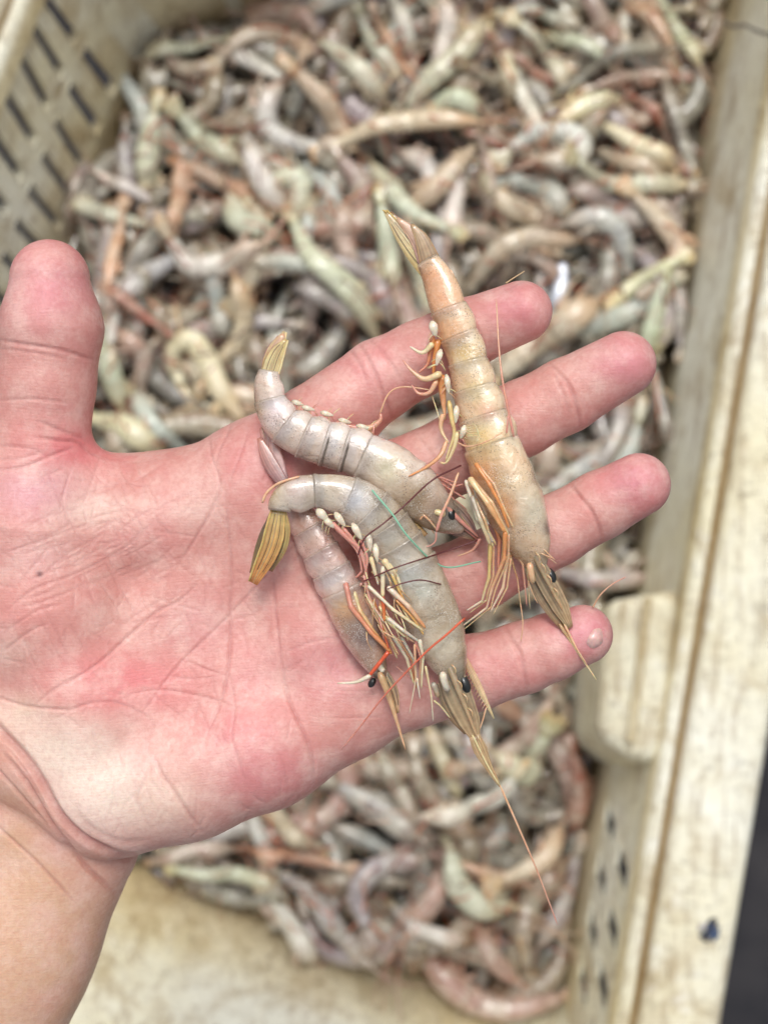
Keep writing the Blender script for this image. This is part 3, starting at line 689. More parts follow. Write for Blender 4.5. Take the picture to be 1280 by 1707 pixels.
def pile_shrimp(xy, hw, code, lay=1, detail=True, rs=None):
    """xy: centreline on the ground plan, tail to snout (metres). lay: which side the legs are on"""
    rs = rs or random.Random(1)
    z, rad = settle(xy, hw); stamp(xy, z, rad)
    P = np.column_stack([xy, z]); n = len(P); t = np.linspace(0, 1, n)
    base = np.array([P[:, 0].mean(), P[:, 1].mean(), z.min() - hw])
    root = empty("shrimp", base)
    c0 = np.array(lin(PAL[code])); c0 = c0 * .87 + np.array(lin((184, 176, 158))) * .13; c0 = np.clip(c0 * (1 + np.array([rs.uniform(-.14, .14)] * 3) + np.array([rs.uniform(-.05, .05) for _ in range(3)])), 0, 1)
    sgn = lay
    up = np.array([rs.uniform(-.35, .35), rs.uniform(-.35, .35), 1.0])
    def dense(a, b, m_): tt = np.linspace(a, b, m_); return np.stack([np.interp(tt, t, P[:, k]) for k in range(3)], 1), tt
    # abdomen: six overlapping rings
    m = MB(); q, tt = dense(0.0, 0.60, 38 if detail else 20); ph = (tt / 0.10) % 1.0
    r = hw * profile(tt) * (1.035 - 0.10 * ph)
    cc = np.tile(np.array([1.0, 1, 1]), (len(q), 1)) * (1.04 - 0.16 * ((ph > .86) | (ph < .08)))[:, None] * np.array([1, 1, 1])
    cc = cc * (0.88 + 0.16 * tt / 0.6)[:, None]
    m.tube(q, r, r * 0.8, n=12, up=up, c=cc, vent=0.16 * np.sin(ph * np.pi) if sgn > 0 else None, keel=0.06)
    ab = m.build("abdomen", M["pile"], root, color=c0)
    m = MB(); q, tt = dense(0.57, 1.0, 20); r = hw * profile(tt) * np.where(tt < .6, 1.03, 1.02)
    warm = np.interp(tt, [.57, .75, 1], [0, .35, 1])[:, None]
    m.tube(q, r, r * 0.86, n=12, up=up, c=np.array([1, 1, 1]) * (1 - warm) + np.array([0.92, .70, .56]) * warm)
    hd = P[-1] - P[-3]; hd /= np.linalg.norm(hd) + 1e-9; side = np.cross(hd, (0, 0, 1)); side /= np.linalg.norm(side) + 1e-9
    m.tube(np.array([P[-2], P[-1] + hd * hw * .6, P[-1] + hd * hw * 1.7]), [hw * .26, hw * .14, hw * .02], [hw * .1] * 3, n=6, c=(.75, .55, .42))
    m.build("carapace", M["pile"], root, color=c0)
    # tail fan
    td = P[0] - P[2]; td /= np.linalg.norm(td) + 1e-9; sd = np.cross(td, (0, 0, 1)); sd /= np.linalg.norm(sd) + 1e-9; m = MB(); sp = rs.uniform(.1, .42)
    for k in (-2, -1, 0, 1, 2):
        d = td + sd * k * sp * .6; L = hw * (2.5 if abs(k) != 2 else 2.2) * rs.uniform(.9, 1.1)
        pp = np.array([P[0], P[0] + d * L * .5 + (0, 0, hw * (.05 - .06 * abs(k))), P[0] + d * L + (0, 0, -hw * .1)])
        m.blade(spline(pp, 6), hw * np.array([.2, .34, .42, .42, .30, .08]), hw * .04, c=np.array([[.9, .8, .62]] * 4 + [[.8, .55, .3]] * 2))
    m.build("tail_fan", M["pile"], root, color=c0)
    # legs, swimmerets and feelers, thin as hairs here
    if detail:
        m = MB()
        for k in range(13):
            tk = rs.uniform(.2, .58) if k < 5 else rs.uniform(.62, .84); b0, _ = dense(tk, tk + .01, 2); b0 = b0[0]; i = min(int(tk * n), n - 2)
            d = P[i + 1] - P[i]; d /= np.linalg.norm(d) + 1e-9; s_ = np.cross(d, (0, 0, 1)) * -sgn
            b0 = b0 + s_ * hw * .7; L = hw * (rs.uniform(.5, .9) if k < 5 else rs.uniform(1.2, 2.6)); f_ = rs.uniform(-.4, 1.0)
            pp = np.array([b0, b0 + (s_ * .8 + d * f_) * L * .5 + (0, 0, hw * .2), b0 + (s_ * .5 + d * (f_ + rs.uniform(-.6, .6))) * L + (0, 0, -hw * .2)])
            m.tube(spline(pp, 5), hw * np.array([.15, .13, .10, .07, .02]), n=5, c=[(1.1, .85, .68), (1.15, 1.05, .92), (1.0, .66, .52)][k % 3])
        for k in range(3):
            pp = [P[-1]]; a = rs.uniform(-.7, .7); d = hd * math.cos(a) + side * math.sin(a); q0 = P[-1].copy(); cu = rs.uniform(-.5, .5)
            for _ in range(6):
                q0 = q0 + d * hw * 1.1; q0[2] += hw * rs.uniform(-.12, .10); a2 = cu * .5 + rs.uniform(-.15, .15)
                d = d * math.cos(a2) + np.cross(d, (0, 0, 1)) * math.sin(a2); pp.append(q0.copy())
            m.tube(spline(pp, 18), np.linspace(.075, .03, 18) * hw, n=4, c=(1.0, .58, .45))
        lg = m.build("legs_and_feelers", M["pile"], root, color=c0); lg["kind"] = "stuff"
    return root
def to_plan(px_pts, zz, n=26):
    q = spline(np.array(px_pts, float), n)
    d = CZ - zz; return np.column_stack([(q[:, 0] - 640) / F * d, (853.5 - q[:, 1]) / F * d])
# ---- deep layer nobody could count: one mass
rs = random.Random(11); mass = MB(); mp_ = mass
Pin = B2.copy()
def rand_curve(rs, cx, cy, L, curl, n=26):
    a = rs.uniform(0, 2 * math.pi); th = a + (np.linspace(-.5, .5, n)) * curl; dx = np.cos(th) * L / n; dy = np.sin(th) * L / n
    x = np.cumsum(dx); y = np.cumsum(dy); return np.column_stack([x - x.mean() + cx, y - y.mean() + cy])
def fits(xy, marg): return all(dist_in(x, y) > marg for x, y in xy[::5])
cnt = 0; tries = 0
while cnt < 420 and tries < 6000:
    tries += 1; cx, cy = rs.uniform(-.36, .25), rs.uniform(-.31, .36)
    L = rs.uniform(.045, .075); xy = rand_curve(rs, cx, cy, L, rs.uniform(-2.6, 2.6), 12)
    if not fits(xy, .006): continue
    hw = L * rs.uniform(.085, .11); z, rad = settle(xy, hw, 0.004)
    if z.max() > .208 + 0.042 * math.exp(-((cx - .17) / .05) ** 2 - ((cy - .02) / .13) ** 2): continue
    stamp(xy, z, rad); c = np.array(lin(PAL[rs.choice('kkkpvtdb')])) * rs.uniform(.42, .66)  # colour scaled down to paint the shade deep in the heap
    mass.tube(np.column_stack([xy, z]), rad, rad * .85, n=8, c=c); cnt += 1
# sheet under the heap, painted dark for shade in the gaps; hides the floor
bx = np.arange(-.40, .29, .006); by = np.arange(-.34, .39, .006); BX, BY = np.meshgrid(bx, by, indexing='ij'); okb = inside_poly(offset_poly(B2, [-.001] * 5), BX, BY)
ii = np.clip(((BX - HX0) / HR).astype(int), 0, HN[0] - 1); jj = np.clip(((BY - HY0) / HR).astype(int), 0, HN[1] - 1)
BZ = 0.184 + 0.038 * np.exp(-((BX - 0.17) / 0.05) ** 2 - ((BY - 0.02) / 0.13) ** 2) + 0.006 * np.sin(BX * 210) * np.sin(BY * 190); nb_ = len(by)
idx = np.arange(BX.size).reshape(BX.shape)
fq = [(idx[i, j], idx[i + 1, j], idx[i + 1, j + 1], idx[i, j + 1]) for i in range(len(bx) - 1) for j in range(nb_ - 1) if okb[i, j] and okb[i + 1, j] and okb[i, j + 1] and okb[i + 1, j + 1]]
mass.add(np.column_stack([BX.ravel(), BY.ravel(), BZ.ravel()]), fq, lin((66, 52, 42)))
mo = mass.build("shrimp_mass", M["pile"], color=(.9, .86, .8)); tagp(mo, "deep tangled layer of shrimp filling the crate under the top ones, gap shade painted dark", "shrimp mass", kind="stuff")

# ---- landmarks used to say where a shrimp lies
LM = [((70, 250), "left slotted wall"), ((290, 60), "smooth wall corner"), ((190, 480), "thumb tip's right side"), ((200, 700), "thumb web"), ((380, 640), "index finger base"), ((560, 520), "index finger knuckle"),
      ((860, 430), "index fingertip"), ((960, 520), "gap beside the index fingertip"), ((1130, 620), "middle fingertip"), ((1000, 730), "gap over the ring fingertip"), ((930, 980), "gap over the little finger"),
      ((640, 330), "orange shrimp's tail"), ((460, 500), "small curled shrimp's tail"), ((500, 30), "far crate wall"), ((850, 30), "far crate end"), ((1150, 60), "far end of the worn rim"),
      ((1150, 300), "rim's reddish stain"), ((1120, 480), "worn rim's middle stretch"), ((760, 200), "middle of the far heap"), ((960, 200), "heap's worn-rim side"), ((560, 180), "heap's far middle"),
      ((400, 200), "heap's slotted-wall side"), ((300, 330), "heap's thumb corner"), ((980, 340), "heap's middle finger stretch"), ((780, 330), "heap's index finger stretch"), ((1090, 700), "rim below the middle fingertip"),
      ((740, 1270), "little finger's underside"), ((600, 1340), "pinky-side palm edge"), ((350, 1430), "palm heel's edge"), ((450, 1500), "near smooth wall"), ((650, 1440), "middle of the near heap"), ((900, 1280), "handle block"),
      ((950, 1450), "lower slotted wall"), ((860, 1420), "long trailing feeler"), ((700, 1590), "near wall's corner"), ((900, 1640), "near right corner of the crate")]
used = {}
DIRS = ["far wall", "far rim corner", "rim", "near rim corner", "near wall", "wrist", "slotted wall", "far slotted corner"]
def make_label(px_pts, code, hw_px, rs):
    p = np.array(px_pts, float); c = p[len(p) // 2]; L = np.linalg.norm(np.diff(p, axis=0), axis=1).sum(); ch = np.linalg.norm(p[-1] - p[0]); rat = ch / L
    shape = 'straight' if rat > .965 else 'gently bent' if rat > .86 else 'curved' if rat > .6 else 'tightly curled'
    d = p[-1] - p[0]; dn = DIRS[int(round((math.degrees(math.atan2(d[0], -d[1])) % 360) / 45)) % 8]
    size = 'short ' if L < 90 else 'long ' if L > 185 else ''
    lm = sorted(LM, key=lambda q: np.hypot(*(np.array(q[0]) - c)))
    for j in range(4):
        e = c - np.array(lm[j][0]); 
        rel = "by" if np.hypot(*e) < 45 else ("above" if e[1] < 0 else "below") if abs(e[1]) > abs(e[0]) else ("on the wrist side of" if e[0] < 0 else "on the rim side of")
        for form in (f"{size}{shape} {CNAME[code]} shrimp {rel} the {lm[j][1]}", f"{shape} {CNAME[code]} shrimp {rel} the {lm[j][1]}, snout to the {dn}"):
            if len(form.split()) > 16: continue
            if form not in used: used[form] = 1; return form
    k = f"{shape} {CNAME[code]} shrimp between the {lm[0][1]} and the {lm[1][1]}"
    used[k] = 1; return k
placed = []
def add_shrimp(px_pts, hw_px, code, rs, zg=0.215, lay=1, detail=True, flip=False):
    pts = px_pts[::-1] if flip else px_pts
    q = np.array(pts, float)
    if len(q) == 2: q = np.array([q[0], (q[0] + q[1]) / 2 + (rs.uniform(-3, 3), rs.uniform(-3, 3)), q[1]])
    zz = zg
    for _ in range(2):
        xy = to_plan(q, zz); z, _r = settle(xy, hw_px / F * (CZ - zz)); zz = float(z.mean())
    xy = to_plan(q, zz); hw = hw_px / F * (CZ - zz)
    root = pile_shrimp(xy, hw * .95, code, lay, detail, rs)
    tagp(root, make_label(q, code, hw_px, rs), "shrimp", "shrimp heaped in the crate"); placed.append(root); return root
# ---- random upper layer: those between the traced ones
def under_hand(u, v):
    i = int((u + 50) / HT_res); j = int((v - 350) / HT_res)
    return 0 <= i < HTn[0] and 0 <= j < HTn[1] and HT[i, j] > -300
rs = random.Random(5); cnt = tries = 0; cen = []
while cnt < 165 and tries < 9000:
    tries += 1; u, v = rs.uniform(60, 1180), rs.uniform(-60, 1700)
    x, y = (u - 640) / F * .79, (853.5 - v) / F * .79
    if dist_in(x, y) < .012 or under_hand(u, v): continue
    if cen and min((u - a) ** 2 + (v - b) ** 2 for a, b in cen) < 70 ** 2: continue
    Lp = rs.uniform(170, 265); xy = rand_curve(rs, 0, 0, Lp, rs.choice([-1, 1]) * rs.uniform(.5, 3.0), 6) + (u, v)
    pl = [((a - 640) / F * .79, (853.5 - b) / F * .79) for a, b in xy]
    if not all(dist_in(*q) > .005 for q in pl): continue
    cen.append((u, v)); add_shrimp([tuple(q) for q in xy], Lp * rs.uniform(.078, .098), rs.choice('vvpkkkddbt' if v < 1150 else 'vpkkkddd'), rs, lay=rs.choice([-1, 1])); cnt += 1  # darker colours chosen to paint gap depth and the shaded near heap
print("random shrimp", cnt)
# ---- traced ones, tail to snout or the other way about
TR = [
 ([(150, 350), (200, 362)], 14, 'g'), ([(210, 245), (215, 300)], 14, 'v'), ([(180, 590), (192, 640)], 18, 'g'), ([(205, 560), (240, 590), (232, 640)], 15, 'p'), ([(320, 520), (285, 550)], 15, 'k'),
 ([(360, 480), (368, 525)], 17, 'b'), ([(185, 480), (188, 535)], 15, 'w'), ([(200, 365), (190, 420), (185, 470)], 12, 'o'), ([(270, 440), (245, 455), (220, 485)], 19, 'b'), ([(225, 660), (250, 700), (290, 738)], 17, 'b'),
 ([(560, 440), (620, 470), (650, 530)], 19, 'v'), ([(655, 490), (690, 545)], 18, 'p'), ([(690, 425), (705, 480)], 15, 'g'), ([(500, 480), (560, 505), (600, 530)], 18, 'v'), ([(430, 440), (490, 435), (545, 455)], 15, 'b'),
 ([(640, 375), (652, 450)], 17, 'g'), ([(520, 285), (550, 320), (555, 360)], 17, 'b'), ([(575, 350), (572, 400), (590, 440)], 18, 'p'), ([(570, 265), (600, 305), (605, 350), (590, 400)], 22, 'p'),
 ([(870, 150), (888, 195)], 14, 'w'), ([(760, 325), (752, 375)], 16, 'w'), ([(400, 95), (432, 110)], 14, 'w'), ([(880, 60), (915, 85), (935, 140)], 15, 'g'), ([(915, 42), (960, 75), (1010, 108)], 14, 'g'),
 ([(865, 25), (915, 20), (960, 38)], 13, 'w'), ([(975, -20), (1005, 30), (1018, 75)], 18, 'p'), ([(1045, 10), (1035, 70)], 12, 'w'), ([(1060, 5), (1092, 40), (1112, 75)], 13, 'o'), ([(1105, 10), (1135, 55), (1158, 100)], 14, 'g'),
 ([(735, -5), (748, 45), (728, 110)], 18, 'w'), ([(635, 40), (650, 75), (676, 115)], 10, 'o'), ([(655, -5), (672, 45), (692, 105)], 14, 'w'), ([(610, 40), (628, 80), (655, 120)], 15, 'g'), ([(540, 62), (590, 112), (645, 168)], 18, 'g'),
 ([(280, 85), (325, 75)], 13, 'g'), ([(400, 38), (450, 15), (500, 28), (530, 62)], 17, 'p'), ([(372, 95), (415, 62), (470, 50), (508, 78), (502, 112)], 17, 't'), ([(500, 135), (540, 172), (568, 210), (598, 245)], 20, 't'),
 ([(478, 128), (448, 168), (448, 212), (490, 238), (548, 242)], 19, 'w'), ([(825, 70), (842, 110), (852, 160)], 13, 'y'), ([(1000, 142), (1060, 122), (1115, 125)], 12, 'p'), ([(935, 148), (1000, 105), (1060, 84), (1122, 80)], 13, 'd'),
 ([(1032, 185), (1062, 205), (1092, 178)], 13, 'p'), ([(1103, 120), (1128, 195), (1146, 250), (1150, 300)], 13, 'v'), ([(975, 325), (1035, 335)], 16, 'v'), ([(215, 145), (236, 178), (246, 215)], 18, 'b'), ([(158, 190), (142, 260), (130, 335)], 12, 'v'),
 ([(256, 212), (246, 255), (243, 310)], 20, 'g'), ([(190, 302), (245, 330)], 11, 'w'), ([(305, 195), (345, 240), (398, 272)], 18, 'g'), ([(325, 283), (362, 300), (412, 322)], 13, 'o'), ([(302, 282), (298, 330), (290, 385)], 16, 'o'),
 ([(408, 225), (430, 285), (455, 330), (478, 362)], 20, 'w'), ([(465, 300), (500, 300), (498, 340)], 18, 'g'), ([(385, 335), (402, 370), (455, 392)], 22, 'g'), ([(285, 400), (315, 440), (370, 438), (440, 412)], 20, 'w'), ([(393, 462), (408, 520), (395, 565), (355, 605)], 17, 't'),
 ([(660, 180), (735, 122), (775, 80), (812, 25)], 20, 'g'), ([(718, 182), (755, 168), (792, 186)], 17, 'g'), ([(550, 240), (620, 212), (700, 200), (800, 206)], 17, 't'), ([(668, 248), (708, 275), (716, 310), (680, 338)], 18, 'w'),
 ([(785, 248), (752, 290), (720, 320), (682, 340)], 19, 't'), ([(800, 235), (816, 290), (812, 365)], 10, 'p'), ([(618, 258), (645, 305), (682, 352), (745, 388)], 17, 'g'), ([(826, 308), (870, 296), (915, 320), (940, 372)], 20, 'b'),
 ([(855, 242), (900, 216), (952, 220), (968, 248), (942, 272), (895, 268)], 20, 'w'), ([(940, 198), (980, 176), (1038, 163)], 18, 'y'), ([(1005, 245), (1060, 278), (1110, 282)], 17, 't'), ([(1015, 212), (1058, 240), (1122, 272)], 16, 'y'),
 ([(1160, 302), (1070, 309), (1010, 300), (958, 280)], 18, 'g'), ([(1158, 325), (1172, 380), (1148, 430)], 13, 't'), ([(1058, 328), (1102, 370), (1130, 410), (1115, 448)], 17, 't'), ([(1010, 512), (1070, 465), (1122, 438)], 14, 'y'),
 ([(1050, 450), (1032, 388), (990, 363), (940, 375)], 19, 'b'), ([(782, 478), (830, 420), (885, 398), (968, 402)], 20, 't'), ([(1000, 498), (940, 540), (890, 570), (838, 622)], 27, 't'), ([(1095, 510), (1082, 565)], 16, 'g'), ([(1130, 465), (1133, 555)], 12, 'v'),
 ([(300, 640), (285, 590), (318, 565), (345, 598), (368, 650), (405, 700)], 20, 'y'), ([(492, 372), (520, 430), (565, 470), (604, 510), (628, 560)], 21, 'g'), ([(1040, 660), (1030, 715), (1005, 765)], 15, 'v'), ([(950, 795), (1000, 765)], 18, 'b'),
 ([(935, 955), (1005, 968), (1082, 962)], 17, 'v'), ([(165, 700), (215, 715), (262, 750)], 22, 'y'), ([(1095, 640), (1110, 720)], 12, 'd'),
 ([(1178, 240), (1188, 300), (1172, 345)], 9, 'r'), ([(1148, 305), (1175, 350)], 8, 'r'), ([(955, 1262), (968, 1320), (958, 1390)], 17, 'r'), ([(1108, 130), (1060, 128), (1015, 140)], 10, 'r'), ([(1060, 160), (1075, 178)], 9, 'r'), ([(205, 500), (232, 520)], 9, 'r'), ([(870, 102), (895, 118)], 10, 'r'), ([(846, 250), (872, 262)], 11, 'r'),  # some rusty red shapes added in place of rust and juice stains
 ([(450, 1358), (505, 1395)], 17, 't'), ([(425, 1370), (445, 1412)], 13, 'b'), ([(640, 1275), (660, 1310), (682, 1345)], 16, 'k'), ([(725, 1240), (752, 1300)], 16, 't'), ([(565, 1315), (620, 1345), (700, 1395)], 23, 'v'), ([(560, 1378), (615, 1402), (670, 1432)], 15, 'b'),
 ([(255, 1440), (325, 1415), (395, 1422)], 14, 'p'), ([(300, 1450), (400, 1462), (480, 1474)], 14, 'g'), ([(410, 1420), (490, 1428), (570, 1440)], 13, 'o'), ([(468, 1462), (530, 1510), (572, 1560), (625, 1605)], 19, 'v'), ([(480, 1535), (505, 1575)], 19, 'w'),
 ([(850, 1455), (898, 1440), (935, 1395)], 18, 't'), ([(790, 1535), (822, 1600), (870, 1648)], 18, 'p'), ([(962, 1430), (935, 1515), (895, 1580)], 18, 'v'), ([(800, 1448), (850, 1468)], 12, 'o'), ([(900, 1240), (880, 1290), (835, 1262)], 22, 'g'),
 ([(700, 1358), (760, 1354), (822, 1340), (855, 1300)], 18, 'w'), ([(610, 1540), (596, 1490), (625, 1452), (710, 1428)], 21, 'v'), ([(690, 1535), (722, 1500), (735, 1462)], 20, 'p'), ([(752, 1422), (762, 1475), (800, 1508), (862, 1522)], 25, 'g'),
 ([(695, 1580), (760, 1650), (830, 1682), (930, 1668)], 24, 'p'), ([(698, 1543), (745, 1562)], 14, 'w'),
]
def lengthen(pts, L0=135):
    p = np.array(pts, float); L = np.linalg.norm(np.diff(p, axis=0), axis=1).sum()
    if L >= L0: return pts, L
    e = (L0 - L) / 2; a = p[0] - p[1]; b = p[-1] - p[-2]
    return [tuple(p[0] + a / np.linalg.norm(a) * e)] + [tuple(q) for q in p] + [tuple(p[-1] + b / np.linalg.norm(b) * e)], L
TR = [(lengthen(a)[0], b if lengthen(a)[1] > 95 else b, c, lengthen(a)[1]) for a, b, c in TR]
TR = [x[:3] for x in TR if x[3] < 100] + [x[:3] for x in TR if x[3] >= 100]
rs = random.Random(21)
for k, (pts, hwp, code) in enumerate(TR):
    add_shrimp(pts, hwp, code, rs, lay=rs.choice([-1, 1]), flip=(k % 3 == 0))
print("traced", len(TR))
# loose feelers and legs strewn over the heap
rs = random.Random(9); m = MB()
for _ in range(1100):
    u, v = rs.uniform(90, 1170), rs.uniform(-30, 1680); x, y = (u - 640) / F * .78, (853.5 - v) / F * .78
    if dist_in(x, y) < .01: continue
    a = rs.uniform(0, 6.28); L = rs.uniform(.008, .035); cu = rs.uniform(-1.6, 1.6); pp = []
    for k in range(7):
        pp.append((x, y)); x += math.cos(a) * L / 6; y += math.sin(a) * L / 6; a += cu / 6
    zz = [HM[int(np.clip((px - HX0) / HR, 0, HN[0] - 1)), int(np.clip((py - HY0) / HR, 0, HN[1] - 1))] for px, py in pp]; zz = np.convolve(np.pad(zz, 1, mode='edge'), [.3, .4, .3], 'valid') + .0008
    r0 = rs.choice([.0003, .0004, .0006, .0009]); m.tube(np.column_stack([pp, zz]), np.linspace(r0, r0 * .4, 7), n=4, c=np.array(lin(rs.choice([(205, 140, 110), (160, 90, 75), (215, 190, 150), (120, 80, 65), (190, 110, 80)]))))
lo = m.build("loose_feelers", M["limb"]); tagp(lo, "loose feelers and broken legs strewn over the heap of shrimp", "shrimp feelers", kind="stuff")
# small silvery fish beside the index fingertip
m = MB(); q = spline([(918, 530), (930, 495), (938, 460), (934, 440)], 14); xy = to_plan(q, .228, 14)
m.tube(np.column_stack([xy, np.full(14, .2315)]), .0055 * np.array([.1, .45, .7, .85, .95, 1, 1, .95, .85, .7, .55, .4, .5, .35]), .0038 * np.ones(14) * np.array([.2, .5, .7, .85, .95, 1, 1, .95, .85, .7, .5, .3, .15, .1]), n=12, c=lin((196, 202, 212)))
fr = empty("fish", (xy[5][0], xy[5][1], .227)); m.build("body", M["silver"], fr)
m = MB(); m.ball(np.array([xy[2][0], xy[2][1], .2345]), .0011, c=(.02, .02, .02)); m.build("eye", M["eye"], fr)
tagp(fr, "small silvery fish among the shrimp beside the index fingertip", "fish")
# ================================================================ the four shrimp on the hand
def up3(pts, dz=0.0):
    """pixel points (u, v, height) -> places; a missing height rests on the palm"""
    out = []
    for p in pts:
        w_ = p[2] if len(p) > 2 else 0.0; out.append(hp(p[0], p[1], w_ + dz))
    return np.array(out)
def px_spline(pts, n): return spline(np.array(pts, float), n)
OR = dict(white=(224, 216, 194), cream=(226, 208, 160), orange=(216, 146, 82), pink=(214, 150, 134), peach=(226, 184, 146), red=(214, 92, 52), brown=(158, 124, 84), tan=(196, 166, 124), olivegrey=(162, 148, 122), yellow=(208, 182, 112), grey=(176, 172, 158),
          maroon=(96, 40, 42), green=(132, 190, 160), hairpink=(206, 150, 136), olive=(150, 128, 84), dark=(70, 52, 46), mauve=(168, 130, 132))
def limb(parent, name, pts, r0, r1=None, c='white', c2=None, n=7, mat="limb", knuckle=True, steps=None):
    """a jointed or curved limb through (u, v, height) points; radii in hand pixels"""
    m = MB(); r1 = r0 if r1 is None else r1; P0 = np.array(pts, float); k = steps or max(6, 5 * len(pts))
    if knuckle and len(P0) > 2:                      # straight segments with swollen joints
        rows = []; rad = []
        for i, (a, b) in enumerate(zip(P0[:-1], P0[1:])):
            for t in (0.0, .06, .3, .6, .9): rows.append(a * (1 - t) + b * t); g_ = (i + t) / (len(P0) - 1); rad.append((r0 * (1 - g_) + r1 * g_) * ((.45 if i == 0 else 1.08) if t == 0.0 else 1.0 if t < .5 else .88))
        rows.append(P0[-1]); rad.append(r1 * .3); q = np.array(rows); rad = np.array(rad)
    else:
        q = px_spline(P0, k); rad = np.linspace(r0, r1, len(q)); rad[0] *= .5; rad[-1] *= .4
    V_ = up3(q); ca_ = np.array(lin(OR[c])); cb_ = np.array(lin(OR[c2 or c])); tt = np.linspace(0, 1, len(q))[:, None] ** 1.3
    m.tube(V_, rad * S, n=n, c=ca_ * (1 - tt) + cb_ * tt)
    return m.build(name, M[mat], parent)
def blade_px(parent, name, pts, hw, thick, c, c2=None, edge=None, roll=0.0, mat="blade"):
    m = MB(); q = px_spline(pts, 12); V_ = up3(q); hw = np.interp(np.linspace(0, 1, 12), np.linspace(0, 1, len(hw)), hw)
    tt = np.linspace(0, 1, 12)[:, None]; cc = np.array(lin(OR[c])) * (1 - tt) + np.array(lin(OR[c2 or c])) * tt
    t = np.gradient(V_, axis=0); t /= np.linalg.norm(t, axis=1)[:, None]; up_ = np.array([0, 0, 1.0]); side = np.cross(t, up_); side /= np.linalg.norm(side, axis=1)[:, None]
    upv = np.cross(side, t); u2 = upv * math.cos(roll) + side * math.sin(roll)
    NB = 32; ang = np.linspace(0, 2 * np.pi, NB, endpoint=False); rsb = random.Random(int(pts[-1][0] * 3 + pts[-1][1])); ph_ = rsb.uniform(0, 6)
    stk = .80 + .20 * np.sin(np.cos(ang) * 17 + ph_) + .10 * np.sin(np.cos(ang) * 39 + ph_ * 2)
    cc = (cc[:, None, :] * np.clip(stk, .45, 1.15)[None, :, None]).reshape(-1, 3)
    m.tube(V_, hw * S, np.maximum(thick * S * np.ones(12) * np.linspace(1, .5, 12), 2e-5), n=NB, up=u2, c=cc)
    o = m.build(name, M[mat], parent)
    if edge:                                       # thickened coloured rib along the blade and its margin
        m = MB(); si = np.cross(t, u2); si /= np.linalg.norm(si, axis=1)[:, None]
        m.tube(V_ + u2 * thick * S * .8, np.linspace(1.2, .5, 12) * S, n=6, c=lin(OR['tan']))
        E = V_ + si * (hw * S * .93)[:, None] + u2 * thick * S * .4
        E2 = V_ - si * (hw * S * .93)[:, None] + u2 * thick * S * .4
        m.tube(E, np.linspace(1.9, 1.5, 12) * S, n=6, c=lin(OR[edge]))
        m.build("rib", M["limb"], o)
        hs_ = MB()                                 # fringe of fine dark streaks on the blade
        for k in (-.5, .3):
            L_ = V_[1:10] + si[1:10] * (hw[1:10] * S * k)[:, None] + u2[1:10] * thick * S * .85
            hs_.tube(L_, 0.42 * S, n=4, c=lin(OR['dark']))
        q_ = hs_.build("streak", M["limb"], o); q_["kind"] = "stuff"
    return o
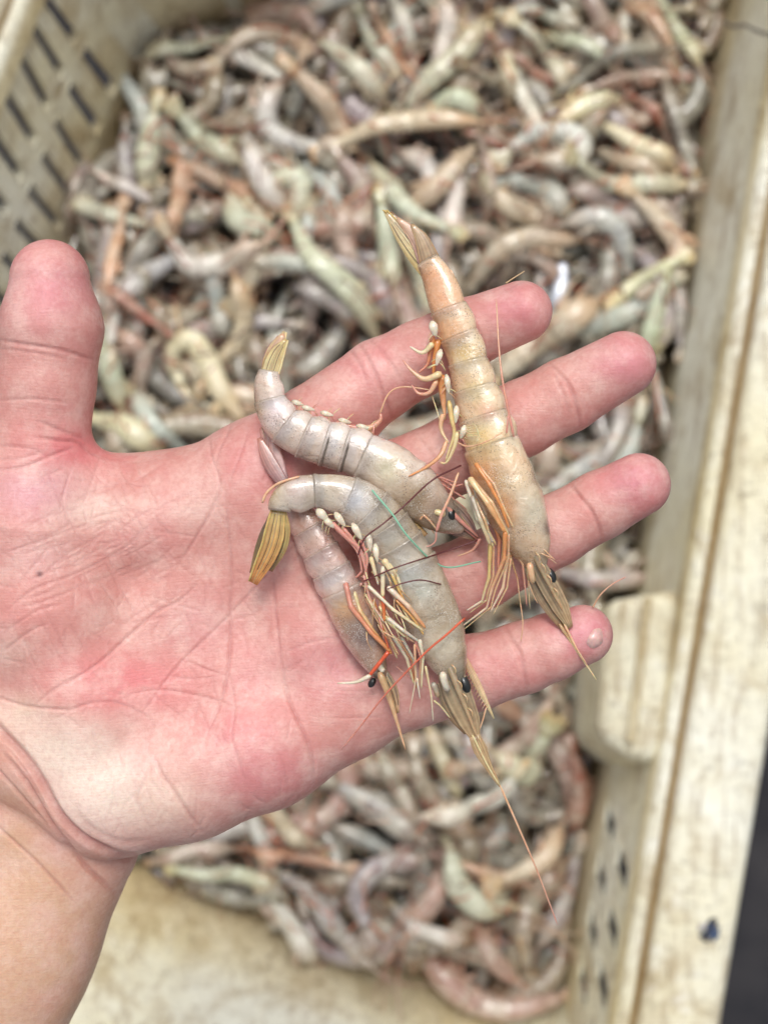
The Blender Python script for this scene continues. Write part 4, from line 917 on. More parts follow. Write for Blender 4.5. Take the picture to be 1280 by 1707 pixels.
def hero(label, line, joints, tone, tone2, dark, roll=0.35, flat=0.74, dorsal=1, nseg=6, eye=None, blobs=(), seed=0):
    """line: (u, v, height, half width) tail to head. joints: arc-length fractions where one plate ends and the next begins."""
    L = px_spline(line, 160); V_ = up3(L[:, :3]); hw = L[:, 3] * S * .93
    base = V_.mean(0) - np.array([0, 0, hw.max()]); root = empty("shrimp", base); tagp(root, label, "shrimp", "shrimp held in the open hand")
    N_ = len(V_); tt = np.linspace(0, 1, N_); rs = random.Random(seed)
    t = np.gradient(V_, axis=0); t /= np.linalg.norm(t, axis=1)[:, None]; side = np.cross(t, (0, 0, 1.0)); side /= np.linalg.norm(side, axis=1)[:, None]; upv = np.cross(side, t)
    up_ = upv * math.cos(roll) + side * math.sin(roll) * dorsal
    up_ = up_ if dorsal > 0 else up_
    c1, c2, cd = np.array(lin(tone)), np.array(lin(tone2)), np.array(lin(dark))
    def ringpart(name, a, b, f0, f1, last=False):
        K = 44 if last else 17
        k0, k1 = int(a * (N_ - 1)), int(b * (N_ - 1)); k1 = max(k1, k0 + 4); idx = np.linspace(k0, k1, K)
        q = np.stack([np.interp(idx, np.arange(N_), V_[:, i]) for i in range(3)], 1); h = np.interp(idx, np.arange(N_), hw); uu = np.stack([np.interp(idx, np.arange(N_), up_[:, i]) for i in range(3)], 1)
        s = np.linspace(0, 1, K); n = 30; th = np.linspace(0, 2 * np.pi, n, endpoint=False); ca_, sa_ = np.cos(th), np.sin(th)
        tg = np.gradient(q, axis=0); tg /= np.linalg.norm(tg, axis=1)[:, None]; sd = np.cross(tg, uu); sd /= np.linalg.norm(sd, axis=1)[:, None]; un = np.cross(sd, tg)
        # the free hind edge (s = 0, towards the tail) flares over the next plate
        r = h * (f0 + (f1 - f0) * s) * (1 + 0.065 * np.exp(-(s / .10) ** 2) + 0.015 * np.sin(s * np.pi)); r = r * np.where(s < .02, .985, 1)
        dc = ca_ * dorsal                                 # +1 dorsal, -1 ventral
        ra = 1 + 0.05 * np.maximum(dc, 0) ** 8; lobe = (0.04 if last else 0.20) * np.sin(np.clip(s * 1.1, 0, 1) * np.pi)[:, None] * np.maximum(-dc, 0)[None, :] ** 2
        gro = 1 - (.055 * np.exp(-((s[:, None] - .52 - .16 * dc[None, :]) / .035) ** 2) + .03 * np.exp(-((s[:, None] - .2 + .12 * dc[None, :]) / .03) ** 2)) * (1.0 if last else 0.0)
        A = r[:, None] * ra[None, :] * (1 + lobe) * ca_[None, :] * gro; B = (r * flat)[:, None] * np.sign(sa_)[None, :] * np.abs(sa_)[None, :] ** .9 * gro
        V2 = (q[:, None, :] + sd[:, None, :] * A[..., None] + un[:, None, :] * B[..., None]).reshape(-1, 3)
        # inner lip so that the plate has thickness
        inner = (q[0][None, :] + tg[0] * .6 * r[0] + (V2[:n] - q[0]) * .90)
        sc_, dcm = s[:, None], dc[None, :]; mixv = np.clip(.5 - .5 * dcm + .15 * np.sin(sc_ * 9 + dcm * 4), 0, 1)
        Cc = c1[None, None, :] * (1 - mixv[..., None]) + c2[None, None, :] * mixv[..., None]
        band = (np.exp(-((sc_ - .05) / .05) ** 2) * np.clip(.55 + .6 * dcm, 0, 1) * .42)[..., None] * np.ones((1, n, 1)); Cc = Cc * (1 - band) + cd * band
        rid = (np.exp(-((sc_ - .0) / .02) ** 2) * .5)[..., None] * np.ones((1, n, 1)); Cc = Cc * (1 - rid) + np.array(lin((236, 220, 190))) * rid
        if last: e_ = (np.clip((sc_ - .1) / .7, 0, 1) * (.25 + .4 * (dcm * .5 + .5)))[..., None]; Cc = Cc * (1 - e_) + np.array(lin((142, 118, 84))) * e_
        for bu, bv, br, bc, ba in blobs:
            dv_ = np.linalg.norm(V2[:, :2] - hp(bu, bv, 60)[None, :2], axis=1) / S; g_ = (np.exp(-(dv_ / br) ** 2) * ba).reshape(K, n)[..., None]; Cc = Cc * (1 - g_) + np.array(lin(bc)) * g_
        if last and eye is not None:
            dv_ = np.linalg.norm(V2[:, :2] - hp(eye[0], eye[1], 50)[None, :2], axis=1) / S; g_ = (np.exp(-(dv_ / eye[2]) ** 2) * .75).reshape(K, n)[..., None]
            Cc = Cc * (1 - g_) + np.array(lin((66, 68, 58))) * g_
        i = np.arange(K - 1)[:, None] * n; j = np.arange(n)[None, :]; j2 = (j + 1) % n
        f = np.stack([i + j, i + j2, i + n + j2, i + n + j], -1).reshape(-1, 4).tolist(); o_ = K * n
        f += [[k, o_ + k, o_ + (k + 1) % n, (k + 1) % n] for k in range(n)]; f.append(list(range((K - 1) * n, K * n)))
        m = MB(); m.add(np.vstack([V2, inner]), f, np.vstack([Cc.reshape(-1, 3), np.tile(c2, (n, 1))])); return m.build(name, M["shell"], root)
    js = joints
    for k in range(len(js) - 1):
        ov = 0.012 if k else 0.0
        ringpart("abdomen_segment" if k < len(js) - 2 else "carapace", js[k] - ov, min(js[k + 1] + .010, 1), 1.0, .975 if k < len(js) - 2 else 1.0, last=(k == len(js) - 2))
    return root, V_, side, hw
def eye_px(parent, u, v, w_, r, ax=(0.3, -1, 0), k=1.5):
    m = MB(); m.ball(hp(u, v, w_), r * S, c=(.008, .010, .010), axis=(ax[0], ax[1], 0.05), k=k, n=14, m=11); m.build("eye", M["eye"], parent)
def pod(parent, u, v, w_, dx, dy, r, c='white'):      # the swollen white base joint of a swimmeret
    m = MB(); q = px_spline([(u - dx, v - dy, w_ - 3), (u - dx * .2, v - dy * .2, w_ + 2), (u + dx, v + dy, w_ - 2)], 11); f_ = np.array([.3, .62, .85, .95, .95, .9, .8, .7, .55, .38, .15]) * .92
    m.tube(up3(q), f_ * r * 1.05 * S, f_ * r * .55 * S, n=10, c=lin(OR[c])); m.build("swimmeret", M["limb"], parent)
    pr_ = random.Random(int(u * 7 + v)); nx_, ny_ = dy, -dx; nl = math.hypot(nx_, ny_) + 1e-6
    for kk in range(5):                      # fringe
        sg = 1 if kk % 2 else -1; L_ = pr_.uniform(8, 17); bx_, by_ = u + dx * pr_.uniform(-.5, 1), v + dy * pr_.uniform(-.5, 1)
        limb(parent, "bristle", [(bx_, by_, w_ - 2), (bx_ + nx_ / nl * sg * L_ * .5 + dx * .3, by_ + ny_ / nl * sg * L_ * .5 + dy * .3, w_ - 4), (bx_ + nx_ / nl * sg * L_ + dx * .8, by_ + ny_ / nl * sg * L_ + dy * .8, w_ - 9)], 1.0, .5, pr_.choice(['cream', 'peach', 'pink']), knuckle=False, steps=6)

# ---------------- D: the small one at the bottom of the handful
D, *_ = hero("thin pinkish brown shrimp lying underneath, mostly covered by the big curled one",
    [(474, 806, 22, 17), (482, 825, 24, 21), (500, 858, 28, 27), (521, 895, 30, 32), (545, 938, 32, 36), (568, 982, 32, 38), (590, 1030, 32, 39), (611, 1075, 30, 32), (628, 1112, 28, 20), (638, 1134, 26, 7)],
    [0, .13, .25, .36, .46, .56, 1], (186, 144, 132), (206, 176, 164), (92, 62, 58), roll=-0.55, dorsal=-1, seed=1, eye=(622, 1138, 16), blobs=[(575, 1015, 30, (196, 146, 92), .8), (610, 1062, 24, (96, 84, 84), .75), (596, 1040, 20, (130, 112, 104), .6), (560, 965, 26, (216, 204, 198), .7), (525, 890, 20, (214, 186, 170), .5)])
for k, (u1, v1, h0, h1) in enumerate([(437, 712, 7, 5), (446, 708, 8, 5), (455, 716, 7, 5), (432, 730, 6, 5)]):
    blade_px(D, "tail_blade", [(474, 808, 20 + k), ((474 + u1) / 2 - 4, (808 + v1) / 2, 14 + k * 2), (u1, v1, 10 + k * 2)], [9, 12, 11, 4], 2.0, 'mauve', 'pink', 'pink' if k == 0 else None)
eye_px(D, 620, 1138, 30, 6, (.6, 1, 0)); 
for k_ in range(7): limb(C_ if False else D, "bristle", [(602 + k_ * 2, 960 + k_ * 16, 52), (612 + k_ * 2, 966 + k_ * 16, 56)], 1.1, .5, 'peach', knuckle=False)
limb(D, "rostrum", [(632, 1120, 44), (648, 1160, 40), (676, 1250, 30)], 7, 1, 'tan', 'peach', knuckle=False)
blade_px(D, "antennal_scale", [(640, 1120, 26), (655, 1150, 26), (664, 1188, 24)], [6, 9, 7, 2], 3, 'olivegrey', 'peach', 'brown')
limb(D, "eyestalk", [(632, 1108, 40), (639, 1120, 46)], 5, 5, 'white', knuckle=False)
limb(D, "leg", [(576, 971, 62), (585, 1011, 66), (618, 1053, 68), (651, 1086, 66)], 5, 4, 'pink', 'orange')
limb(D, "leg", [(590, 985, 58), (600, 1018, 62), (628, 1060, 64), (653, 1090, 62)], 4, 3.5, 'cream', 'orange')
limb(D, "claw_leg", [(648, 1086, 66), (632, 1106, 64), (616, 1126, 62)], 3.6, 3.4, 'red', 'red'); limb(D, "claw", [(618, 1126, 62), (593, 1137, 60), (562, 1139, 58)], 4.2, 1.2, 'white', knuckle=False)
limb(D, "swimmeret", [(604, 952, 50), (594, 962, 50), (586, 961, 48)], 3, 1, 'pink', knuckle=False); limb(D, "swimmeret", [(604, 972, 52), (596, 980, 52), (583, 985, 48)], 3, 1, 'hairpink', knuckle=False)
limb(D, "feeler", [(660, 1110, 40), (690, 1135, 36), (745, 1160, 30)], 1.2, .6, 'hairpink', knuckle=False)

# ---------------- B: upper grey pink one
B, *_ = hero("pale grey pink shrimp curled beside the index finger, tail pointing up",
    [(449, 618, 44, 17), (446, 640, 44, 23), (453, 676, 44, 28), (472, 707, 44, 33), (508, 728, 44, 37), (552, 743, 44, 38), (596, 757, 44, 39), (640, 779, 46, 46), (680, 810, 46, 49), (714, 841, 44, 40), (746, 866, 42, 27), (772, 884, 38, 8)],
    [0, .12, .235, .32, .40, .475, .55, 1], (192, 168, 150), (218, 200, 188), (96, 74, 72), roll=0.25, dorsal=1, seed=2, eye=(752, 858, 26), blobs=[(690, 826, 36, (160, 134, 100), .8), (648, 782, 26, (206, 200, 166), .7), (730, 850, 26, (150, 118, 92), .6), (462, 690, 26, (216, 198, 204), .6), (430, 680, 14, (190, 160, 120), .6), (560, 735, 22, (222, 214, 208), .5)])
for k, (u1, v1) in enumerate([(466, 560), (475, 553), (472, 556), (478, 566)]):
    blade_px(B, "tail_blade", [(448, 630, 38 + 3 * k), (455 + 2 * k, 592, 40 + 3 * k), (u1, v1, 38 + 4 * k)], [14, 15, 12, 3], 2.4, ['mauve', 'yellow', 'brown', 'cream'][k], ['pink', 'cream', 'peach', 'yellow'][k], 'cream' if k in (1, 3) else None)
for (u, v, dx, dy) in [(496, 672, 10, 3), (514, 681, 11, 3), (545, 690, 11, 3), (575, 702, 11, 3), (606, 712, 12, 3)]: pod(B, u, v, 36, dx, dy, 5)
limb(B, "swimmeret", [(600, 716, 30), (620, 712, 32), (634, 700, 34), (634, 688, 34)], 7, 2.5, 'peach', 'pink', knuckle=False)
limb(B, "swimmeret", [(560, 705, 30), (590, 712, 31), (615, 716, 31), (632, 706, 31)], 5, 2, 'pink', knuckle=False)
limb(B, "feeler", [(633, 690, 36), (648, 656, 40), (672, 645, 44), (718, 650, 50)], 1.5, 1.0, 'peach', knuckle=False)
limb(B, "feeler", [(624, 706, 36), (622, 724, 40)], 1.5, 1.0, 'pink', knuckle=False)
for a in ([(634, 733, 60), (674, 757, 58), (705, 784, 54), (736, 812, 48)], [(645, 735, 52), (688, 764, 52), (722, 792, 48), (764, 806, 40)], [(655, 742, 46), (705, 780, 48), (756, 811, 40), (772, 807, 36)],
          [(690, 768, 40), (727, 801, 40), (776, 832, 34)], [(700, 775, 34), (735, 815, 32), (778, 850, 28)], [(720, 800, 36), (748, 832, 34), (780, 870, 28)]):
    limb(B, "leg", a, 3.6, 1.8, 'pink', 'hairpink')
eye_px(B, 751, 857, 56, 9, (.5, -1, 0), 1.2); limb(B, "eyestalk", [(724, 852, 66), (742, 858, 68)], 5, 6, 'cream', knuckle=False)
blade_px(B, "antennal_scale", [(742, 835, 44), (772, 865, 38), (796, 896, 32)], [11, 14, 11, 2.5], 4, 'olivegrey', 'mauve', 'pink')
blade_px(B, "antennal_scale", [(735, 868, 30), (765, 885, 28), (792, 898, 26)], [10, 12, 9, 3], 4, 'mauve', 'brown')
limb(B, "rostrum", [(735, 838, 62), (765, 866, 56), (798, 896, 40)], 6, 1.5, 'pink', 'hairpink', knuckle=False)
for a in ([(705, 858, 70), (716, 868, 66), (727, 882, 60)], [(700, 866, 62), (707, 858, 70)], [(690, 862, 50), (712, 872, 46), (724, 890, 40)]): limb(B, "mouth_leg", a, 2.0, 1.2, 'peach', knuckle=False)
limb(B, "feeler", [(764, 788, 80), (750, 827, 82), (736, 858, 82), (727, 887, 76)], 2.2, 3.0, 'peach', 'hairpink', knuckle=False)
limb(B, "feeler", [(727, 887, 76), (725, 903, 72), (712, 911, 70), (698, 906, 74)], 1.5, 1.0, 'hairpink', knuckle=False)
limb(B, "feeler", [(801, 897, 40), (787, 917, 34), (762, 927, 30)], 3.2, .9, 'pink', 'peach', knuckle=False)

# ---------------- C: the large curled one in front
C_, *_ = hero("large grey white shrimp bent like a hook, olive tail hanging down",
    [(466, 852, 72, 18), (470, 838, 72, 22), (492, 824, 72, 29), (540, 818, 70, 28), (588, 831, 66, 36), (626, 860, 60, 42), (657, 902, 54, 46), (684, 950, 48, 49), (704, 992, 46, 49), (722, 1036, 44, 48), (737, 1074, 42, 42), (749, 1108, 38, 31), (764, 1146, 34, 10)],
    [0, .16, .27, .355, .43, .50, .575, 1], (176, 158, 136), (208, 194, 176), (124, 100, 88), roll=-0.25, dorsal=-1, seed=3, eye=(772, 1138, 26), blobs=[(672, 960, 26, (206, 206, 198), .8), (725, 1030, 20, (150, 138, 116), .6), (735, 1072, 26, (206, 198, 176), .7), (600, 835, 26, (206, 206, 214), .6), (500, 815, 24, (206, 186, 190), .55), (455, 815, 16, (176, 150, 104), .7), (650, 900, 22, (150, 144, 130), .5), (705, 985, 24, (160, 170, 160), .6)])
for k, (a, b, c_) in enumerate([((448, 905), (424, 966), 'olive'), ((456, 905), (432, 958), 'brown'), ((466, 900), (447, 950), 'yellow'), ((440, 890), (418, 955), 'dark'), ((452, 910), (422, 972), 'yellow')]):
    blade_px(C_, "tail_blade", [(465, 846, 64 + 2 * k), (a[0], a[1], 58 + 3 * k), (b[0], b[1], 44 + 3 * k)], [11, 17, 15, 8] if k != 3 else [5, 7, 6, 2], 2.4, c_, 'olive' if k < 4 else 'orange', 'yellow' if k in (2, 4) else None)
limb(C_, "tail_spine", [(437, 838, 78), (446, 820, 82), (466, 805, 86), (500, 794, 86)], 2.5, 2.0, 'peach', knuckle=False)
for (u, v, dx, dy, r) in [(538, 859, 10, 10, 8), (567, 866, 9, 12, 6.3), (595, 886, 8, 14, 6.3), (616, 905, 2, 15, 5.6), (627, 922, 2, 16, 5.4), (549, 872, 8, 8, 6)]: pod(C_, u, v, 92, dx, dy, r)
for a, r in (([(552, 870, 88), (578, 896, 86), (600, 916, 84), (610, 950, 82), (612, 982, 80)], 4.5), ([(570, 878, 86), (592, 905, 84), (606, 935, 84), (615, 985, 80)], 3.5), ([(600, 895, 84), (612, 930, 86), (608, 960, 84)], 3),
             ([(558, 880, 84), (585, 905, 82), (598, 925, 80), (604, 955, 78)], 2.5)): limb(C_, "swimmeret", a, r, 1.8, 'pink', 'hairpink', knuckle=False)
for a, r in (([(639, 932, 94), (650, 950, 94), (660, 972, 92)], 6), ([(618, 928, 92), (624, 950, 92), (631, 975, 90)], 4), ([(646, 938, 88), (662, 962, 90), (672, 992, 90)], 4)): limb(C_, "swimmeret", a, r, 2, 'cream', 'white', knuckle=False)
LG = [([(613, 976, 96), (655, 1016, 98), (707, 1052, 92)], 5.5, 5, 'white', 'cream'), ([(646, 978, 100), (681, 1011, 102), (709, 1047, 94)], 8, 6.5, 'white', 'orange'), ([(646, 1030, 92), (672, 1051, 94), (699, 1070, 90)], 6, 5, 'white', 'grey'),
      ([(699, 1066, 90), (705, 1094, 82), (702, 1148, 62)], 6, 3, 'white', 'cream'), ([(638, 944, 98), (638, 996, 94)], 7, 6.5, 'white', 'cream'), ([(638, 994, 94), (641, 1036, 88)], 6.5, 5, 'red', 'orange'),
      ([(606, 958, 92), (617, 1002, 90), (641, 1039, 86)], 3.6, 3.2, 'pink', 'white'), ([(612, 990, 84), (628, 1020, 82), (644, 1052, 78), (664, 1092, 70)], 5, 3.5, 'peach', 'tan'), ([(652, 955, 94), (665, 985, 94), (674, 1002, 92)], 5, 4, 'yellow', 'orange'),
      ([(691, 1074, 80), (693, 1133, 62), (682, 1190, 44)], 4, 1.4, 'peach', 'white'), ([(709, 1110, 74), (719, 1161, 58), (722, 1203, 42)], 4, 1.4, 'cream', 'white'), ([(695, 1130, 66), (700, 1165, 56)], 3.5, 1.4, 'white', 'white'),
      ([(622, 1000, 80), (636, 1042, 76), (648, 1082, 70)], 5, 3, 'orange', 'red'), ([(655, 1060, 76), (678, 1098, 68), (690, 1140, 58)], 6, 4, 'grey', 'cream'), ([(668, 1060, 72), (690, 1100, 64), (697, 1150, 54)], 5, 4, 'grey', 'white'),
      ([(632, 1010, 88), (650, 1040, 88), (676, 1062, 86)], 4.5, 4, 'cream', 'cream'), ([(660, 1000, 96), (688, 1030, 96), (706, 1058, 90)], 4, 4, 'orange', 'yellow')]
jr = random.Random(4)
for a, r0, r1, c1_, c2_ in LG: limb(C_, "leg", a, r0 * .60, r1 * .50, c1_, c2_)
for a, r0, r1, c1_, c2_ in LG[:6] + LG[7:9] + LG[13:16]:
    o_ = (jr.uniform(-9, 5), jr.uniform(-4, 10)); limb(C_, "leg", [(u + o_[0] + jr.uniform(-3, 3), v + o_[1] + jr.uniform(-3, 3), w_ - 9) for u, v, w_ in a], r0 * .45, r1 * .35, jr.choice(['tan', 'cream', 'pink', 'grey', 'peach']), jr.choice(['orange', 'cream', 'peach']))
for k in range(22):
    u, v = jr.uniform(606, 668), jr.uniform(930, 1070); a = R(jr.gauss(62, 16)); L_ = jr.uniform(22, 55)
    limb(C_, "bristle", [(u, v, 88), (u + math.cos(a) * L_ * .5 + jr.uniform(-4, 4), v + math.sin(a) * L_ * .5, 94), (u + math.cos(a) * L_, v + math.sin(a) * L_, 84)], 1.3, .6, jr.choice(['cream', 'pink', 'peach', 'tan']), knuckle=False)
eye_px(C_, 774, 1140, 38, 10, (.35, -1, 0), 1.7)
limb(C_, "mouth_leg", [(737, 1120, 70), (741, 1138, 68), (747, 1153, 62)], 6.5, 5.5, 'white', 'grey', knuckle=False, steps=8); limb(C_, "mouth_leg", [(721, 1138, 56), (726, 1150, 52), (730, 1162, 46)], 5.5, 4, 'grey', 'tan', knuckle=False, steps=8)
blade_px(C_, "antennal_scale", [(745, 1110, 44), (764, 1160, 40), (783, 1205, 34), (794, 1236, 30)], [18, 24, 22, 18, 6], 5, 'olivegrey', 'tan')
blade_px(C_, "antennal_scale", [(738, 1135, 32), (756, 1175, 28), (778, 1222, 24)], [12, 19, 17, 5], 4, 'olivegrey', 'brown')
limb(C_, "rostrum", [(738, 1080, 46), (760, 1140, 58), (780, 1190, 50), (796, 1232, 42)], 8, 1.5, 'olivegrey', 'tan', knuckle=False)
blade_px(C_, "antennule", [(790, 1226, 34), (806, 1262, 30), (824, 1297, 26), (834, 1312, 24)], [9, 12, 8, 4, 1.2], 3, 'tan', 'tan')
limb(C_, "antennule", [(787, 1225, 38), (812, 1275, 32), (833, 1310, 26)], 1.8, 1.2, 'cream', knuckle=False); limb(C_, "antennule", [(798, 1228, 36), (818, 1275, 30), (834, 1310, 26)], 1.6, 1.2, 'tan', knuckle=False)
limb(C_, "antenna", [(833, 1309, 26), (860, 1370, 16), (895, 1452, 4), (929, 1542, -12)], 2.1, 1.1, 'peach', 'hairpink', knuckle=False, steps=24)
blade_px(C_, "whisker_plate", [(770, 1088, 32), (788, 1125, 30), (806, 1162, 28), (823, 1198, 24)], [3, 6, 6, 4, 1.2], 2.5, 'peach', 'cream')
hm_ = MB()
for k in range(16):
    f_ = k / 15; u, v = 770 + 42 * f_, 1090 + 88 * f_
    for sg, du, dv in ((-1, -7, 12), (1, 7, 5)): hm_.tube(up3([(u, v, 32 - 4 * f_), (u + du, v + dv, 30 - 4 * f_)]), [.9 * S, .4 * S], n=4, c=lin(OR['peach']))
hh = hm_.build("bristle", M["limb"], C_); hh["kind"] = "stuff"
limb(C_, "feeler", [(723, 1168, 46), (735, 1178, 42), (750, 1197, 34)], 2, 1, 'cream', knuckle=False); limb(C_, "feeler", [(810, 1180, 28), (803, 1205, 26), (796, 1222, 30)], 1.6, 1, 'peach', knuckle=False)
limb(C_, "antenna", [(775, 1030, 100), (742, 1060, 98), (709, 1088, 92), (644, 1156, 60), (600, 1212, 30), (569, 1250, 14)], 2.0, 1.2, 'red', 'hairpink', knuckle=False, steps=30)

# ---------------- A: the long orange one
A, *_ = hero("long orange peach shrimp stretched across the fingers, the straightest of the four",
    [(712, 434, 38, 20), (727, 462, 40, 25), (743, 503, 42, 31), (763, 558, 44, 34), (776, 592, 46, 33), (790, 648, 48, 38), (806, 700, 50, 43), (818, 738, 52, 47), (832, 778, 54, 52), (851, 828, 54, 54), (871, 880, 50, 46), (885, 915, 46, 36), (902, 955, 40, 9)],
    [0, .17, .26, .345, .425, .51, .60, 1], (212, 168, 132), (228, 202, 170), (184, 112, 90), roll=0.45, dorsal=1, seed=4, eye=(918, 958, 24), blobs=[(775, 590, 24, (226, 200, 130), .6), (792, 650, 20, (214, 190, 120), .6), (800, 735, 36, (230, 204, 140), .7), (800, 790, 30, (222, 150, 86), .7), (848, 800, 34, (206, 180, 140), .7), (880, 850, 36, (190, 184, 164), .8), (914, 880, 14, (104, 82, 80), .8), (896, 800, 14, (150, 124, 110), .6), (835, 850, 24, (222, 156, 96), .7), (740, 500, 36, (224, 158, 110), .7), (722, 455, 24, (216, 150, 104), .7), (752, 560, 22, (226, 160, 104), .6), (812, 690, 14, (206, 120, 100), .4)])
for k, (a, b, c_, c3) in enumerate([((689, 404), (650, 354), 'mauve', 'brown'), ((682, 408), (642, 352), 'yellow', 'cream'), ((697, 400), (662, 364), 'mauve', 'peach'), ((704, 402), (686, 374), 'brown', 'tan'), ((690, 410), (648, 360), 'olive', 'yellow')]):
    blade_px(A, "tail_blade", [(724, 458, 32 + 3 * (k % 4)), (a[0], a[1], 34 + 3 * (k % 4)), (b[0], b[1], 34 + 3 * (k % 4))], [19, 17, 12, 3], 2.6, c_, c3, 'yellow' if k in (1, 4) else None)
limb(A, "tail_spine", [(645, 354, 38), (637, 350, 38)], 3, .8, 'yellow', knuckle=False)
limb(A, "tail_spine", [(750, 449, 52), (766, 482, 54), (776, 516, 54)], 2.2, 1.2, 'peach', knuckle=False)
for (u, v, dx, dy, r) in [(723, 548, 3, 13, 8), (731, 596, -4, 14, 6), (746, 640, 2, 16, 5.5), (760, 691, -1, 15, 5.5), (772, 720, -5, 12, 6.5)]: pod(A, u, v, 62, dx, dy, r)
for a, r0, c1_, c2_ in (([(722, 572, 58), (704, 588, 56), (683, 578, 54)], 5.5, 'cream', 'white'), ([(736, 622, 60), (708, 632, 58), (686, 618, 56), (671, 600, 54)], 6.5, 'cream', 'pink'), ([(728, 634, 54), (716, 654, 52), (698, 656, 50), (686, 642, 50)], 5, 'peach', 'pink'),
                      ([(722, 560, 48), (716, 590, 46), (712, 608, 44), (697, 622, 42)], 5, 'orange', 'pink'), ([(730, 566, 44), (724, 600, 44), (722, 630, 42)], 7, 'orange', 'orange'), ([(736, 625, 46), (738, 660, 44), (742, 700, 42)], 9, 'orange', 'peach'),
                      ([(748, 668, 62), (753, 700, 64), (757, 722, 64), (748, 752, 60), (742, 770, 56)], 4.5, 'yellow', 'cream'), ([(762, 720, 64), (757, 745, 62), (744, 771, 58), (731, 770, 54)], 4.5, 'cream', 'cream'),
                      ([(744, 735, 56), (735, 758, 58), (712, 778, 70), (681, 794, 84)], 4.5, 'peach', 'orange'), ([(738, 745, 52), (730, 762, 54), (705, 780, 72), (692, 790, 80)], 2.5, 'pink', 'pink'), ([(738, 690, 46), (735, 715, 44), (748, 740, 50)], 5, 'peach', 'cream')):
    limb(A, "swimmeret", a, r0, 1.5, c1_, c2_, knuckle=False, steps=16)
for a, r0, r1, c1_, c2_ in (([(782, 796, 84), (812, 838, 98), (842, 888, 92)], 9, 7.5, 'cream', 'orange'), ([(842, 886, 92), (840, 931, 70), (820, 980, 46), (811, 1013, 34), (766, 1047, 18)], 6.5, 2.2, 'orange', 'white'), ([(786, 826, 76), (800, 866, 84), (817, 908, 70)], 7, 6, 'grey', 'cream'),
                            ([(817, 905, 58), (815, 962, 48), (807, 987, 40), (803, 1002, 34), (777, 1018, 26)], 6, 2.6, 'yellow', 'white'), ([(846, 926, 58), (838, 980, 42), (817, 1020, 28)], 6, 2.6, 'peach', 'white'), ([(776, 800, 66), (796, 866, 76), (822, 905, 66)], 6, 5, 'white', 'grey'),
                            ([(820, 860, 52), (832, 900, 50), (830, 950, 44)], 6.5, 4, 'orange', 'pink'), ([(850, 905, 56), (871, 941, 50), (878, 1011, 40)], 5, 1.6, 'tan', 'hairpink'), ([(848, 920, 48), (862, 964, 42), (867, 1006, 36)], 4, 1.2, 'brown', 'peach'),
                            ([(792, 772, 92), (816, 808, 104), (836, 846, 104), (848, 880, 96)], 6, 4, 'orange', 'orange')):
    limb(A, "leg", a, r0 * .64, r1 * .56, c1_, c2_)
    if r0 > 4.5: limb(A, "leg", [(u + 5 + (k_ % 2) * 2, v + 4 - (k_ % 2) * 5, w_ - 8) for k_, (u, v, w_) in enumerate(a)], r0 * .42, r1 * .4, 'peach', 'cream')
limb(A, "feeler", [(867, 1004, 36), (871, 1039, 30), (868, 1070, 26)], 1.1, .7, 'peach', knuckle=False)
eye_px(A, 918, 960, 44, 8, (.4, -1, 0), 1.8)
limb(A, "mouth_leg", [(882, 938, 72), (885, 956, 70), (888, 973, 64)], 6, 5, 'peach', 'tan', knuckle=False, steps=8)
blade_px(A, "antennal_scale", [(886, 925, 54), (908, 965, 48), (932, 1008, 40), (950, 1046, 34)], [11, 15, 16, 14, 5], 4.5, 'olivegrey', 'tan')
blade_px(A, "antennal_scale", [(878, 940, 36), (896, 980, 32), (930, 1035, 28), (944, 1056, 26)], [8, 11, 12, 9, 3], 4, 'olivegrey', 'brown')
limb(A, "rostrum", [(880, 900, 58), (906, 955, 62), (938, 1018, 50)], 8, 1.5, 'olivegrey', 'tan', knuckle=False)
limb(A, "antennule", [(932, 1040, 34), (950, 1068, 30), (994, 1134, 22)], 3.2, 1.0, 'tan', 'cream', knuckle=False); limb(A, "antennule", [(940, 1040, 36), (960, 1080, 32), (978, 1108, 28)], 2.2, 1.0, 'peach', knuckle=False)
for a in ([(905, 915, 70), (925, 934, 66)], [(900, 922, 72), (920, 930, 68)], [(908, 925, 68), (928, 940, 60)], [(880, 968, 60), (888, 990, 52), (896, 1006, 46)]): limb(A, "bristle", a, 1.3, .6, 'peach', knuckle=False)
limb(A, "antenna", [(856, 728, 96), (848, 690, 98), (837, 632, 98), (831, 575, 90), (827, 500, 80)], 2.4, .9, 'pink', 'peach', knuckle=False, steps=24); limb(A, "antenna", [(844, 722, 98), (846, 700, 99), (847, 692, 98)], 1.6, 1.4, 'pink', knuckle=False)
limb(A, "feeler", [(762, 738, 72), (781, 744, 92), (810, 736, 104), (838, 720, 102)], 1.5, 1.0, 'peach', knuckle=False); limb(A, "feeler", [(720, 660, 30), (730, 690, 34), (734, 706, 40)], 1.2, .8, 'cream', knuckle=False)
for k in range(6): limb(A, "bristle", [(776, 712 + k * 3, 84), (790 + k * 2, 708 + k * 4, 100), (798 - k, 722 + k * 3, 104)], 1.0, .6, 'cream', knuckle=False)

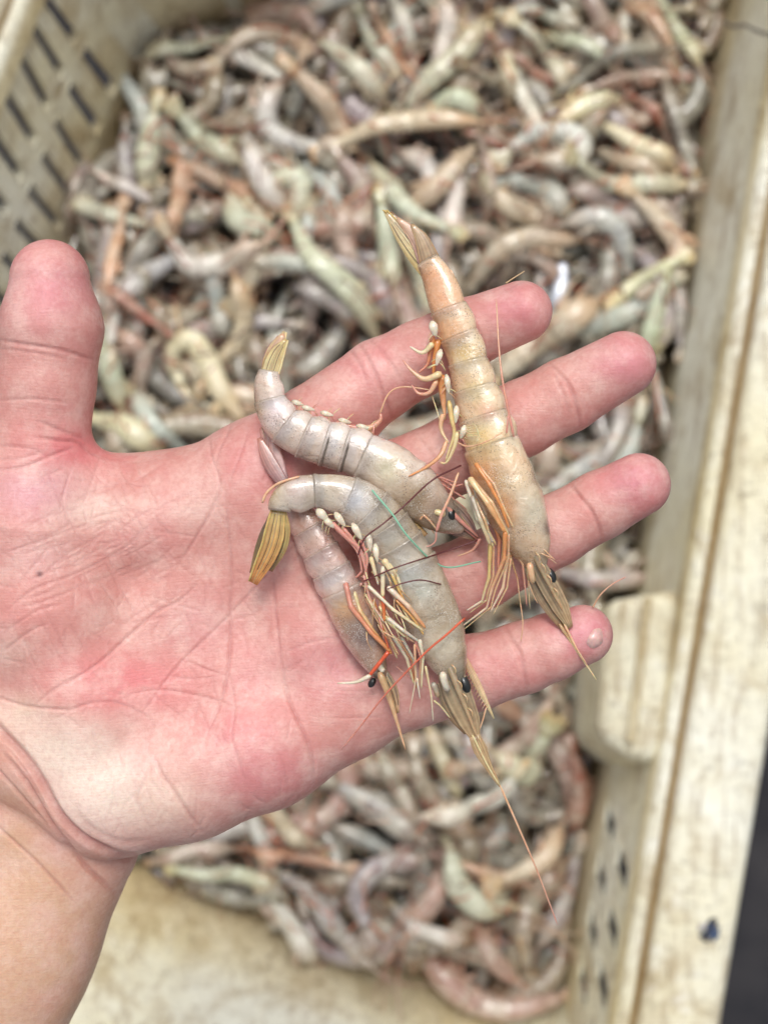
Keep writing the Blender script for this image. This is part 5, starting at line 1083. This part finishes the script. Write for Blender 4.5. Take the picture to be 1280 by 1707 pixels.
# ---------------- threads and hairs lying over the handful
def thread(name, pts, r0, r1, c, label, c2=None):
    e = np.array(pts, float); base = hp(*e[len(e) // 2]); root = None
    m = MB(); q = px_spline(e, 40); V_ = up3(q); tt = np.linspace(0, 1, 40)[:, None]; ca_, cb_ = np.array(lin(OR[c])), np.array(lin(OR[c2 or c]))
    m.tube(V_, np.linspace(r0, r1, 40) * S, n=6, c=ca_ * (1 - tt) + cb_ * tt); o = m.build(name, M["hair"])
    return tagp(o, label, "thread" if name == "thread" else "feeler", "loose strands over the handful of shrimp")
thread("thread", [(620, 817, 98), (653, 856, 104), (684, 899, 100), (737, 944, 60), (801, 936, 38)], 1.7, 1.3, 'green', "pale green thread lying over the hook-shaped shrimp")
thread("feeler", [(768, 776, 70), (721, 800, 96), (674, 843, 92), (640, 872, 106), (608, 897, 106), (597, 925, 98)], 1.5, 1.3, 'maroon', "dark red feeler running from the orange shrimp to the white swimmerets")
thread("feeler", [(795, 901, 50), (737, 921, 60), (690, 936, 102), (655, 948, 108), (606, 969, 98)], 1.2, 1.2, 'maroon', "straight dark feeler crossing the middle of the hook-shaped shrimp")
thread("feeler", [(646, 982, 104), (672, 972, 102), (702, 967, 98), (735, 974, 78)], 1.2, 1.1, 'maroon', "short dark feeler arched over the back of the hook-shaped shrimp")
thread("feeler", [(988, 1012, 6), (1000, 992, 24), (1020, 974, 34), (1042, 962, 40)], 1.6, 1.0, 'peach', "pale stray feeler standing up from the little fingertip", 'hairpink')
thread("feeler", [(843, 472, 34), (858, 462, 36), (874, 452, 36)], 1.3, .8, 'tan', "tiny tan feeler sticking out above the index fingertip")
thread("wire", [(657, 837, 36), (684, 866, 36), (709, 893, 34)], 6.5, 5.5, 'yellow', "shiny gold piece wedged between the two curled shrimp", 'brown')

for par, pts in ((C_, [(750, 1112, 72), (760, 1138, 68), (769, 1160, 62), (778, 1184, 56)]), (A, [(890, 925, 78), (899, 943, 74), (909, 962, 68), (920, 984, 62)])):
    for u, v, w_ in pts: limb(par, "rostrum_tooth", [(u + 2, v - 4, w_), (u + 9, v + 3, w_ + 3), (u + 9, v + 12, w_ + 2)], 2.0, .5, 'tan', knuckle=False, steps=6)
